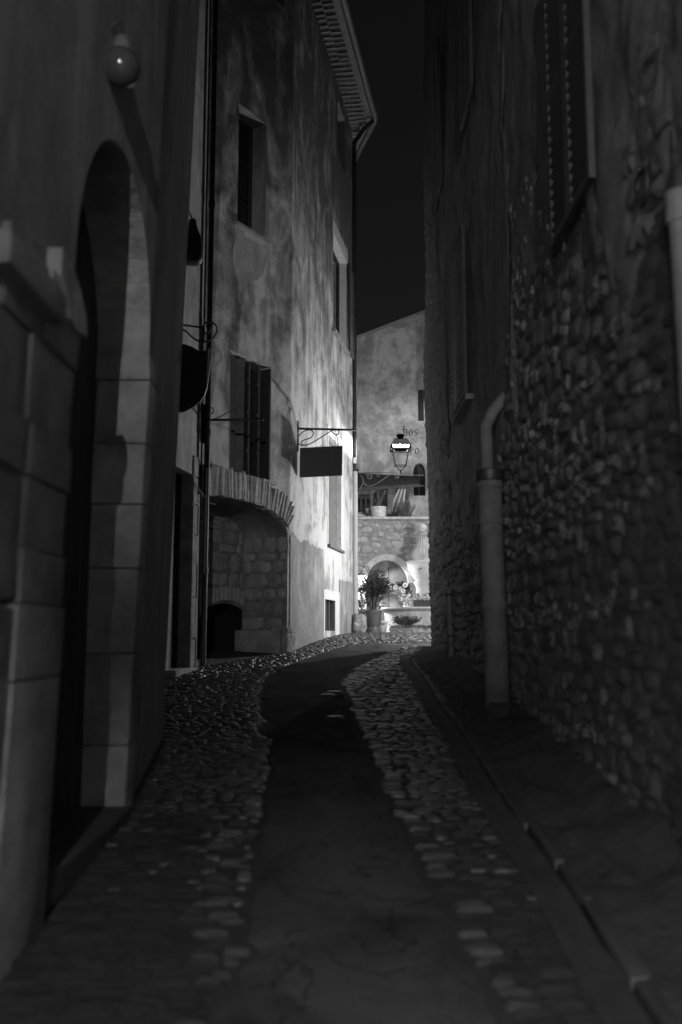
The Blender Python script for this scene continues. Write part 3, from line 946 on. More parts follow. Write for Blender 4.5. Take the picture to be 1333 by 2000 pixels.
for Wd in (W1, W2):
    PA.box(MB(), Wd[0] - .08, Wd[1] + .07, Wd[2] - .07, Wd[2] - .004, -.1, .07, bev=.012).build('window_sill', M['ashlar'], HC, True, 40)
for ue in (W2[0], W2[1]):
    sg = 1 if ue == W2[0] else -1
    PA.box(MB(), ue + sg * .002, ue + sg * .035, W2[2] + .02, W2[3] - .03, -.38, -.005).build('shutter', M['wood_dark'], HC)
# board shutters folded into the lower window
for k, (f0, sw) in enumerate(((.1, 1), (.33, 1), (.56, -1), (.8, -1))):
    u = W2[0] + (W2[1] - W2[0]) * f0
    c = PA.pt(u, (W2[2] + W2[3]) / 2, -.12)
    Mx = Matrix((PA.e, PA.n, Vector((0, 0, 1)))).transposed() @ Matrix.Rotation(R(52 * sw), 3, 'Z')
    sh = MB().box(c, (.2, .035, W2[3] - W2[2] - .06), M=Mx).build('shutter', M['wood_mid'], HC)
    for dz in (-.55, .1, .62):
        MB().box(c + Vector((0, 0, dz)) + Mx @ Vector((0, -.022, 0)), (.18, .012, .05), M=Mx).build('strap_hinge', M['zinc'], sh)
# voussoirs: thin stones set on edge all round the arch
vz = []
u = ul + .02
s_prev = None
path_in = [(uu, arch_z(uu)) for uu in [ul + (ua_r - ul) * i / 300 for i in range(301)]]
acc = 0; nxt = 0
lens = []
for a, b in zip(path_in[:-1], path_in[1:]):
    d = math.hypot(b[0] - a[0], b[1] - a[1])
    acc += d
    if acc >= nxt:
        tx, tz = (b[0] - a[0]) / d, (b[1] - a[1]) / d
        nx, nzv = -tz, tx
        tk = rnd.uniform(.024, .06)
        L = rnd.uniform(.40, .47)
        if nx > .05: L = min(L, (PA.L - .0 - b[0]) / nx)
        c = PA.pt(b[0] + nx * (L / 2 - .01), b[1] + nzv * (L / 2 - .01), rnd.uniform(.0, .03))
        ang = math.atan2(nx, nzv) + rnd.uniform(-.05, .05)
        ax = (PA.e * math.cos(ang) - Vector((0, 0, 1)) * math.sin(ang))
        az = (PA.e * math.sin(ang) + Vector((0, 0, 1)) * math.cos(ang))
        Mx = Matrix((ax, PA.n, az)).transposed()
        lim = PA.L + .0
        mbv = MB().box(c, (tk, .14, L), M=Mx, bev=.006)
        for v in mbv.v: v += PA.n * noise.noise(v * 9) * .035 + az * noise.noise(v * 7) * .03 + ax * noise.noise(v * 11) * .012
        if b[0] < ua_r - .01 and L > .22:
            mbv.build('voussoir', M['rubble_light'] if 'rubble_light' in M else M['tile'], HC, True, 40)
        nxt = acc + tk + .012
# archway recess
DEP = .95
mb = MB()
PA.reveal(intr, DEP, mb, False)
mb.build('vault', M['plaster_n'], HC, True, 60)
mb = MB()
mb.quad(PA.pt(ua_r, 0.6), PA.pt(ua_r, spr_z), PA.pt(ua_r, spr_z, -DEP), PA.pt(ua_r, .6, -DEP))
side = mb.build('archway_side', M['arch_mortar'], HC)
MB().quad(PA.pt(ul, 0.6), PA.pt(ul, arch_z(ul)), PA.pt(ul, arch_z(ul), -DEP), PA.pt(ul, .6, -DEP)).build('archway_side', M['arch_mortar'], HC)
PS = Plane((PA.pt(ua_r, 0, -DEP).x, PA.pt(ua_r, 0, -DEP).y), (PA.pt(ua_r, 0).x, PA.pt(ua_r, 0).y))
BLK = {}
def block_course(PL, u0, u1, z0, z1, parent, mat, hr=(.2, .32), wr=(.22, .5), proud=.03, hole=None, flip=1):
    z = z0
    while z < z1 - .06:
        h = min(rnd.uniform(*hr), z1 - z)
        u = u0
        while u < u1 - .05:
            wd = min(rnd.uniform(*wr), u1 - u)
            if not (hole and hole(u + wd / 2, z + h / 2)):
                pv = RUB[rnd.randrange(14)]
                dpb = rnd.uniform(.035, .06)
                mbk = MB().add([PL.pt(u + wd / 2 + v.y * (wd * 1.06), z + h / 2 + v.z * (h * 1.06), flip * (-.022 - v.x * dpb)) for v in pv.v], pv.f)
                mbk.build('stone', mat, parent, True, 40)
            u += wd
        z += h
block_course(PS, 0.0, DEP - .01, gz(15.6) - .05, spr_z - .0, side, M['ashlar_dim'], (.13, .36), (.18, .6), .04, flip=-1 if (PS.n.dot(PA.e) > 0) else 1)
# back of the recess with a low dark passage
bu0, bu1 = ul, ua_r
pz = PA.uz(430, 1178, -DEP)[1]
pu0, pu1 = PA.uz(380, 1250, -DEP)[0], PA.uz(492, 1250, -DEP)[0]
def low_arch(u):
    t = min(1, abs(u - (pu0 + pu1) / 2) / ((pu1 - pu0) / 2))
    return pz - .45 + .45 * math.sqrt(max(0, 1 - t * t))
lo = [(pu0 + (pu1 - pu0) * i / 12, low_arch(pu0 + (pu1 - pu0) * i / 12)) for i in range(13)]
PBk = Plane((PA.pt(0, 0, -DEP).x, PA.pt(0, 0, -DEP).y), (PA.pt(PA.L, 0, -DEP).x, PA.pt(PA.L, 0, -DEP).y))
back = PBk.facade([(ul - .3, .5), (max(pu0, ul - .29), .5)] + [q for q in lo if q[0] > ul - .28] + [(pu1, .5), (ua_r + .1, .5), (ua_r + .1, crown_z + .3), (ul - .3, crown_z + .3)], [], 'recess_wall', M['arch_mortar'], HC)
mb = MB()
PBk.reveal(lo, 1.2, mb, False)
mb.quad(PBk.pt(pu1, .5), PBk.pt(pu1, low_arch(pu1)), PBk.pt(pu1, low_arch(pu1), -1.2), PBk.pt(pu1, .5, -1.2))
mb.quad(PBk.pt(pu0 - .3, .4, -1.2), PBk.pt(pu1 + .3, .4, -1.2), PBk.pt(pu1 + .3, pz + .3, -1.2), PBk.pt(pu0 - .3, pz + .3, -1.2))
mb.build('passage', M['void'], HC)
band_z = PA.uz(440, 1140, -DEP)[1]
def hole_low(u, z):
    return (z < low_arch(u) + .32 and pu0 - .3 < u < pu1 + .06) or z > arch_z(max(ul, min(u, ua_r))) + .05
block_course(PBk, ul, ua_r - .02, gz(15.6), crown_z, back, M['ashlar_dim'], (.15, .34), (.25, .8), .04, hole_low)
# ring of the inner arch
for i in range(16):
    t0 = i / 16
    u = pu0 - .1 + (pu1 - pu0 + .25) * (t0 + .03)
    if u < ul: continue
    hz = low_arch(min(max(u, pu0 + .02), pu1 - .02))
    PBk.box(MB(), u, u + .085, hz + .05, hz + .3 + rnd.uniform(-.03, .03), -.04, .045, bev=.01).build('ring_stone', M['tile'], back, True, 40)
# broken stone plinths at the foot of the archway side
q0 = PS
mbk = PS.box(MB(), .0, DEP + .02, gz(15.4) - .1, gz(15.4) + .4, 0, -.22 if PS.n.dot(PA.e) > 0 else .22, bev=.03)
for v in mbk.v: v += Vector((noise.noise(v * 3), noise.noise(v * 3 + Vector((9, 0, 0))), noise.noise(v * 3 + Vector((0, 9, 0))))) * .03
mbk.build('stone_bench', M['ashlar'], HC, True, 40)
mbk = PA.box(MB(), PA.L - .22, PA.L + .06, gz(15.7) - .1, gz(15.7) + .42, -.2, .1, bev=.05)
for v in mbk.v: v += Vector((noise.noise(v * 4), noise.noise(v * 4 + Vector((9, 0, 0))), noise.noise(v * 4 + Vector((0, 9, 0))))) * .05
mbk.build('corner_stone', M['boulder'], HC, True, 50)

# facade B
def wB(a, b, c, d):  # pixel box -> wall rectangle
    return (PB.uz(a, (c + d) / 2)[0], PB.uz(b, (c + d) / 2)[0], PB.uz((a + b) / 2, d)[1], PB.uz((a + b) / 2, c)[1])
WB_up = wB(651, 677, 485, 665)
WB_top = wB(660, 674, 215, 320)
WB_low = wB(641, 666, 862, 1068)
WB_cel = wB(634, 654, 1172, 1232)
outer = [(0, .6), (PB.L, .6), (PB.L, EAVE + .3), (0, EAVE + .3)]
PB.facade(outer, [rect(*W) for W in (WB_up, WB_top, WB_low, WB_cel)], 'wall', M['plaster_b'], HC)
window(PB, WB_up, .22, M['white_band'], HC, 0)
window(PB, WB_top, .22, M['plaster_n'], HC, 0)
PB.reveal(rect(*WB_low), .1, MB()).build('niche_reveal', M['white_band'], HC)
PB.box(MB(), WB_low[0] - .02, WB_low[1] + .02, WB_low[2] - .02, WB_low[3] + .02, -.16, -.09).build('blocked_window', M['infill'], HC)
PB.box(MB(), WB_low[0] - .05, WB_low[1] + .15, WB_low[2] - .07, WB_low[2] - .01, -.08, .07, bev=.01).build('window_sill', M['wood_mid'], HC, True, 40)
for a, b, c, d in ((WB_low[0] - .1, WB_low[0] - .003, WB_low[2], WB_low[3]), (WB_low[1] + .003, WB_low[1] + .3, WB_low[2], WB_low[3] + .2), (WB_low[0] - .1, WB_low[1] + .001, WB_low[3] + .004, WB_low[3] + .2)):
    PB.box(MB(), a, b, c, d, -.02, .012).build('whitewashed_surround', M['white_band'], HC)
PB.box(MB(), WB_up[0] - .08, WB_up[1] + .1, WB_up[3] + .003, WB_up[3] + .32, -.02, .02).build('lintel', M['white_band'], HC)
PB.box(MB(), WB_up[0] - .1, WB_up[1] + .1, WB_up[2] - .08, WB_up[2] - .004, -.05, .08, bev=.01).build('window_sill', M['ashlar'], HC, True, 40)
# open shutter right of the upper window
u0 = WB_up[1] + .04; u1 = u0 + .62
sh = MB()
PB.box(sh, u0, u0 + .06, WB_up[2], WB_up[3], .04, .08); PB.box(sh, u1 - .06, u1, WB_up[2], WB_up[3], .04, .08)
for z in (WB_up[2] + .03, (WB_up[2] + WB_up[3]) / 2, WB_up[3] - .03): PB.box(sh, u0 + .06, u1 - .06, z - .03, z + .03, .042, .078)
sh = sh.build('shutter', M['wood_dark'], HC)
for i in range(24):
    z = WB_up[2] + .08 + (WB_up[3] - WB_up[2] - .16) * (i + .5) / 24
    c = PB.pt((u0 + u1) / 2, z, .06)
    MB().box(c, (u1 - u0 - .13, .04, .012), M=Matrix((PB.e, PB.n, Vector((0, 0, 1)))).transposed() @ Matrix.Rotation(R(35), 3, 'X')).build('slat', M['wood_dark'], sh)
# cellar window with bars and pale surround
PB.reveal(rect(*WB_cel), .2, MB()).build('window_reveal', M['plaster_n'], HC)
cw = PB.box(MB(), WB_cel[0], WB_cel[1], WB_cel[2], WB_cel[3], -.24, -.2).build('cellar_window', M['void'], HC)
for k in (.3, .62):
    uu = WB_cel[0] + (WB_cel[1] - WB_cel[0]) * k
    PB.box(MB(), uu - .014, uu + .014, WB_cel[2], WB_cel[3], -.06, -.03).build('bar', M['zinc'], cw)
for a, b, c, d in ((WB_cel[0] - .12, WB_cel[0] - .003, WB_cel[2] - .1, WB_cel[3] + .2), (WB_cel[1] + .003, WB_cel[1] + .5, WB_cel[2] - .2, WB_cel[3] + .2), (WB_cel[0] - .002, WB_cel[1] + .002, WB_cel[3] + .003, WB_cel[3] + .2)):
    PB.box(MB(), a, b, c, d, -.02, .016).build('whitewashed_surround', M['white_band'], HC)
# damp plinth: its top edge rises and falls
pu = [PB.L * i / 60 for i in range(61)]
zp = [PB.uz(604, 1062)[1] + .12 * noise.noise(Vector((u * 2, 1, 0))) + .08 * noise.noise(Vector((u * 7, 2, 0))) for u in pu]
cut = [u for u in pu if u < WB_cel[0] - .12] + [WB_cel[0] - .12]
PB.facade([(0, .6)] + [(cut[-1], .6)] + [(u, z) for u, z in reversed(list(zip(cut, zp[:len(cut)])))], [], 'plinth_coat', M['plaster_base'], HC, .012)
rest_u = [WB_cel[1] + .5] + [u for u in pu if u > WB_cel[1] + .5]
if len(rest_u) > 2:
    PB.facade([(rest_u[0], .6), (rest_u[-1], .6)] + [(u, zp[-1] - .5 + .1 * noise.noise(Vector((u * 5, 3, 0)))) for u in reversed(rest_u)], [], 'plinth_coat', M['plaster_base'], HC, .012)
# facade C round the corner, back and top
PC.facade([(0, .6), (PC.L, .6), (PC.L, EAVE + .3), (0, EAVE + .3)], [], 'side_wall', M['plaster_d'], HC)
MB().add([(-8, 13.7, 0), (-8, 26.3, 0), (-8, 26.3, 14.6), (-8, 13.7, 14.6), (-2.125, 13.72, 14.6), (-.88, 15.8, 14.6), (.285, 22.1, 14.6), (-.75, 26.3, 14.6), (-2.125, 13.72, 0), (-.75, 26.3, 0)], [(0, 1, 2, 3), (0, 3, 4, 8), (2, 1, 9, 7)]).build('back_wall', M['plaster_n'], HC)
# eaves: two rows of canal tiles (genoise), roof edge and half-round gutter
Ep = [PA.pt(0, 0), Vector((A1[0], A1[1], 0)), PB.pt(PB.L - .5, 0), Vector((B1[0], B1[1], 0)) + Vector((-.02, -.08, 0)), PC.pt(.55, 0), PC.pt(PC.L, 0)]
def offs(d):
    """eaves line pushed outward, rounded at the corner"""
    pts = [PA.pt(0, 0, d), PA.pt(PA.L, 0, d), PB.pt(.1, 0, d), PB.pt(PB.L - .75, 0, d)]
    a, b = math.atan2(PB.n.y, PB.n.x), math.atan2(PC.n.y, PC.n.x)
    c = PB.pt(PB.L - .75, 0, -.6)
    cc = Vector((B1[0], B1[1], 0)) - (PB.n + PC.n).normalized() * .5
    for i in range(5):
        q = a + (b - a) * i / 4
        pts.append(cc + Vector((math.cos(q), math.sin(q), 0)) * (.5 + d))
    pts += [PC.pt(.8, 0, d), PC.pt(PC.L, 0, d)]
    return pts
def along(pts, step):
    out = []; acc = 0
    nxt = 0
    for a, b in zip(pts[:-1], pts[1:]):
        L = (b - a).length
        while nxt <= acc + L:
            t = (nxt - acc) / max(L, 1e-6)
            e = (b - a) / max(L, 1e-6)
            out.append((a.lerp(b, t), e))
            nxt += step
        acc += L
    return out
# half-tile mesh (opening downward), axis along local Y (outwards)
def half_tile(L=.42, r0=.085, r1=.075, th=.016, n=7):
    mb = MB()
    for yv, rr in ((0, r0), (L, r1)):
        for k in range(n + 1):
            q = math.pi * k / n
            mb.v.append(Vector((math.cos(q) * rr, yv, math.sin(q) * rr)))
        for k in range(n + 1):
            q = math.pi * k / n
            mb.v.append(Vector((math.cos(q) * (rr - th), yv, math.sin(q) * (rr - th))))
    m2 = 2 * (n + 1)
    for k in range(n):
        mb.f += [(k, k + 1, m2 + k + 1, m2 + k), (n + 1 + k, m2 + n + 1 + k, m2 + n + 2 + k, n + 2 + k), (k, n + 1 + k, n + 2 + k, k + 1), (m2 + k, m2 + k + 1, m2 + n + 2 + k, m2 + n + 1 + k)]
    return mb
tile_me = proto_meshes([half_tile()], M['tile'], 'eaves_tile')[0]
eave = MB()
for row, (d0, zrow) in enumerate(((.17, EAVE + .02), (.36, EAVE + .2))):
    for p, e in along(offs(d0), .185):
        n = Vector((e.y, -e.x, 0))
        ang = math.atan2(n.y, n.x) - math.pi / 2
        if p.y < 15.6: continue
        pos = p - n * .40 + Vector((0, 0, zrow))
        link_piece('eaves_tile', tile_me, HC, pos, (rnd.uniform(-.03, .03), 0, ang + rnd.uniform(-.04, .04)))
    # mortar bed above each row
    o1, o0 = offs(d0 - .02), offs(-.05)
    mb = MB()
    n_ = len(o1)
    zz = zrow + .09
    mb.add([p + Vector((0, 0, zz)) for p in o1] + [p + Vector((0, 0, zz)) for p in o0] + [p + Vector((0, 0, zz + .07)) for p in o1] + [p + Vector((0, 0, zz + .07)) for p in o0],
           [q for i in range(n_ - 1) for q in ((i, i + 1, n_ + i + 1, n_ + i), (2 * n_ + i, 2 * n_ + i + 1, 3 * n_ + i + 1, 3 * n_ + i), (i, i + 1, 2 * n_ + i + 1, 2 * n_ + i))])
    mb.build('mortar_bed', M['plaster_n'], HC)
o1, o0 = offs(.5), offs(-3)
n_ = len(o1)
mb = MB()
cen = Vector((-4.5, 20, 17.5))
mb.add([p + Vector((0, 0, EAVE + .37)) for p in o1] + [cen], [(i, i + 1, n_) for i in range(n_ - 1)])
mb.add([p + Vector((0, 0, EAVE + .33)) for p in o1] + [cen - Vector((0, 0, .1))], [(i, i + 1, n_) for i in range(n_ - 1)])
mb.build('roof', M['tile'], HC)
g = offs(.58)
mb = MB()
nseg = 7
rings = []
for i, p in enumerate(g):
    e = (g[min(i + 1, len(g) - 1)] - g[max(i - 1, 0)]).normalized()
    n = Vector((e.y, -e.x, 0))
    rings.append([p + n * math.cos(math.pi + math.pi * k / nseg) * .085 + Vector((0, 0, EAVE + .36 + math.sin(math.pi + math.pi * k / nseg) * .085)) for k in range(nseg + 1)])
mb.add([v for r in rings for v in r], [(i * (nseg + 1) + k, i * (nseg + 1) + k + 1, (i + 1) * (nseg + 1) + k + 1, (i + 1) * (nseg + 1) + k) for i in range(len(rings) - 1) for k in range(nseg)])
gut = mb.build('roof_gutter', M['zinc'], HC, True)
sol = gut.modifiers.new('solid', 'SOLIDIFY'); sol.thickness = .006

# downpipe on the corner, dark above, pale iron sleeve below
cp = Vector((B1[0], B1[1], 0)) + (PB.n + PC.n).normalized() * .05 + PB.e * .02
t = thing('corner_downpipe', (cp.x, cp.y, gz(22)), 'long dark downpipe with a pale grey lower sleeve on the corner of the stained house', 'drainpipe')
zs_ = at_y(690, 921, 22.1).z
MB().tube([Vector((cp.x, cp.y, zs_ - .05)), Vector((cp.x, cp.y, EAVE - .6)), Vector((cp.x, cp.y, EAVE - .3)), cp + PB.n * .25 + Vector((0, 0, EAVE + .05)), cp + PB.n * .5 + Vector((0, 0, EAVE + .25))], .055, 14).build('pipe', M['dark_metal'], t, True, 50)
MB().tube([Vector((cp.x, cp.y, z)) for z in (at_y(690, 1202, 22.1).z, zs_ - .02, zs_ - .01, zs_)], [.07, .07, .076, .076], 16).build('sleeve', M['light_pipe'], t, True, 50)
for py in (826, 690, 560, 440): MB().tube([Vector((cp.x, cp.y, at_y(690, py, 22.1).z)), Vector((cp.x, cp.y, at_y(690, py, 22.1).z + .05))], .062, 14).build('clamp', M['iron'], t, True, 50)
zz = at_y(690, 900, 22.1).z
MB().box(cp + Vector((0, -.062, zz)), (.075, .012, .14), bev=.004).build('sticker', M['white_paint'], t)
# black downpipe between the narrow house and the arch
dp = PA.pt(.03, 0, .1)
t = thing('black_downpipe', (dp.x, dp.y, gz(dp.y)), 'slim black downpipe running the full height beside the brick-edged archway', 'drainpipe')
MB().tube([Vector((dp.x, dp.y, z)) for z in (gz(dp.y) + .02, 4, 8, 13.4)], .042, 12).build('pipe', M['iron'], t, True, 50)
for py in (404, 640, 850, 1120): 
    zc = at_y(392, py, 13.7).z
    MB().tube([Vector((dp.x, dp.y, zc)), Vector((dp.x, dp.y, zc + .09))], .054, 12).build('clamp', M['iron'], t, True, 50)
# wall cable looping across to the arch
t = tag(MB().tube(smooth_pts([PD.pt(PD.L - .4, PA.uz(390, 985)[1] + .25, .04), PA.pt(.1, PA.uz(390, 985)[1] + .05, .08), PA.pt(.3, PA.uz(415, 985)[1], .06)]), .009, 6).build('cable', M['cable'], None, True), 'thin black cable slung from the black downpipe towards the arch crown', 'cable')

# ------------------------------------------------------------------ hanging signs on facade A / B
def hang_sign(name, label, base_u, PL, py_bar, length, panel, emblem=True, group=None, dirv=None):
    zb_ = py_bar
    P = PL.pt(base_u, zb_, 0)
    d = dirv.normalized()
    t = thing(name, P, label, 'sign', group)
    MB().box(P + d * .02 + Vector((0, 0, -.08)), (.035, .035, .62)).build('wall_plate', M['iron'], t)
    MB().tube([P, P + d * length], .017, 8).build('bar', M['iron'], t, True)
    up = Vector((0, 0, 1))
    return t, P, d, up
# wide sign: bar from px 577 to 697, board 587-668
u_s, z_s = PB.uz(582, 837)
Pst = PB.pt(max(u_s, .05), z_s)
Pend = at_y(697, 835, Pst.y + .12)
dv = (Pend - Pst); dv.z = 0
t = thing('hanging_sign', Pst, 'dark rectangular board with a faint round emblem hanging from a scrolled iron bar', 'sign')
d = dv.normalized(); up = Vector((0, 0, 1)); Ls = dv.length
MB().box(Pst + d * .0 + Vector((0, 0, -.14)), (.04, .04, .56)).build('wall_plate', M['iron'], t)
MB().tube([Pst, Pst + d * Ls], .02, 8).build('bar', M['iron'], t, True)
def sp(px, py):  # pixel on the sign's own plane
    nrm = d.cross(up)
    return at_plane(px, py, Pst, nrm)
def zp2(x, y): return sp(560 + x * .1125, 820 + y * .1125)
scr = [(790, 205), (850, 255), (905, 240), (905, 190), (860, 165), (800, 185), (700, 240), (560, 330), (430, 405), (330, 440), (270, 425), (262, 380), (320, 345), (420, 310), (465, 250), (455, 200), (400, 175), (320, 190), (230, 260), (185, 330), (195, 390), (240, 435), (300, 445)]
MB().tube(smooth_pts([zp2(*q) for q in scr], 5), .0105, 6).build('scroll', M['iron'], t, True)
bq = [zp2(235, 490), zp2(972, 452), zp2(965, 968), zp2(227, 1000)]
nrm = d.cross(up)
brd = MB().prism([p - nrm * .015 for p in bq], nrm * .03).build('board', M['sign'], t)
c = zp2(605, 640)
mb = MB()
side_ = -1 if nrm.y > 0 else 1
for k in range(26):
    a = 2 * math.pi * k / 26
    if 3.6 < a < 4.9: continue
    q = c + d * math.cos(a) * .205 + up * math.sin(a) * .19 + nrm * side_ * .0165
    r1 = d * math.cos(a + .7 * (-1) ** k) + up * math.sin(a + .7 * (-1) ** k)
    r2 = nrm.cross(r1)
    mb.add([q - r1 * .028, q + r2 * .011, q + r1 * .028, q - r2 * .011], [(0, 1, 2, 3)])
for a, b in (((-.1, .05), (-.05, -.1)), ((-.05, -.1), (.0, .03)), ((.06, -.08), (.1, .02)), ((-.14, -.02), (-.08, .02))):
    p0 = c + d * a[0] + up * a[1] + nrm * side_ * .0165; p1 = c + d * b[0] + up * b[1] + nrm * side_ * .0165
    w_ = nrm.cross((p1 - p0).normalized()) * .012
    mb.add([p0 - w_, p0 + w_, p1 + w_, p1 - w_], [(0, 1, 2, 3)])
mb.build('emblem', M['emblem'], brd)
for px in (600, 655):
    p0 = sp(px, 872.5); MB().tube([p0, Vector((p0.x, p0.y, Pst.z - (.42 if px == 600 else .1)))] if px != 600 else [p0, p0 + Vector((0, 0, .06))], .006, 6).build('hanger', M['iron'], t, True)
MB().tube([sp(661, 871), sp(660, 858), sp(657, 848)], .008, 6).build('hanger', M['iron'], t, True)
# bracket with a small scroll in front of the lower window
Q0 = PA.pt(.05, PA.uz(395, 821)[1], .1)
Q1 = at_y(515, 822, Q0.y - .05)
t = thing('scrolled_bracket', Q0, 'empty iron bracket with a small scroll reaching across the shuttered window above the arch', 'bracket')
MB().tube([Q0, Vector((Q1.x, Q1.y, Q0.z))], .019, 8).build('bar', M['iron'], t, True)
mb = MB()
ux = (Vector((Q1.x, Q1.y, Q0.z)) - Q0).normalized()
cs = at_y(411, 803, Q0.y)
mb.tube([Vector((Q0.x, Q0.y, Q0.z))] + spiral(cs, ux, Vector((0, 0, 1)), .075, .02, math.pi * 1.15, -math.pi * 1.7, 30), .0085, 6)
mb.tube(smooth_pts([at_y(403, 812, Q0.y), at_y(412, 819, Q0.y), at_y(425, 816, Q0.y), at_y(445, 806, Q0.y), at_y(470, 795, Q0.y)]), .008, 6)
mb.build('scroll', M['iron'], t, True)
PA.box(MB(), .03, .09, Q0.z - .35, Q0.z + .25, .0, .05).build('wall_plate', M['iron'], t)
# shield-shaped sign
ySh = 12.6
t = thing('shield_sign', at_y(362, 700, ySh), 'dark shield-shaped board hanging from a curled iron bracket beside the black downpipe', 'sign')
shp = [(358, 671), (375, 677), (394, 688), (404, 684), (415, 677), (414, 698), (409, 730), (405, 757), (400, 772), (393, 782), (380, 793), (366, 801), (352, 806), (346, 800), (344, 740), (346, 690)]
poly = [at_y(a, b, ySh) for a, b in shp]
MB().prism(poly, (0, .03, 0)).build('board', M['sign'], t)
mb = MB()
mb.tube(smooth_pts([at_y(340, 636, ySh), at_y(362, 646, ySh), at_y(374, 657, ySh), at_y(386, 665, ySh), at_y(402, 667, ySh), at_y(416, 661, ySh), at_y(424, 648, ySh), at_y(422, 635, ySh), at_y(411, 629, ySh), at_y(400, 633, ySh), at_y(399, 648, ySh), at_y(404, 651, ySh), at_y(411, 646, ySh), at_y(410, 641, ySh)]), .014, 6)
mb.build('scroll', M['iron'], t, True)
MB().tube([at_y(396, 636, ySh), at_y(396, 689, ySh)], .02, 8).build('hanger', M['iron'], t, True)
MB().tube([at_y(396, 640, ySh), at_y(396, 640, ySh) + Vector((-.72, .05, .12))], .014, 8).build('bar', M['iron'], t, True)
# bell-shaped lamp shade on the narrow house
yB = 12.4
Gp = at_y(376, 470, yB)
t = thing('shaded_wall_lamp', Gp, 'dark unlit bell-shaped wall lamp high on the narrow house', 'lamp')
MB().lathe([(.03, .32), (.05, .3), (.06, .22), (.09, .14), (.135, .02), (.155, -.12), (.15, -.26), (.13, -.32), (.1, -.34)], Gp, 20).build('shade', M['dark_metal'], t, True, 50)
MB().tube([Gp + Vector((0, 0, .3)), Gp + Vector((-.05, 0, .42)), Gp + Vector((-.45, 0, .44))], .014, 8).build('arm', M['iron'], t, True)

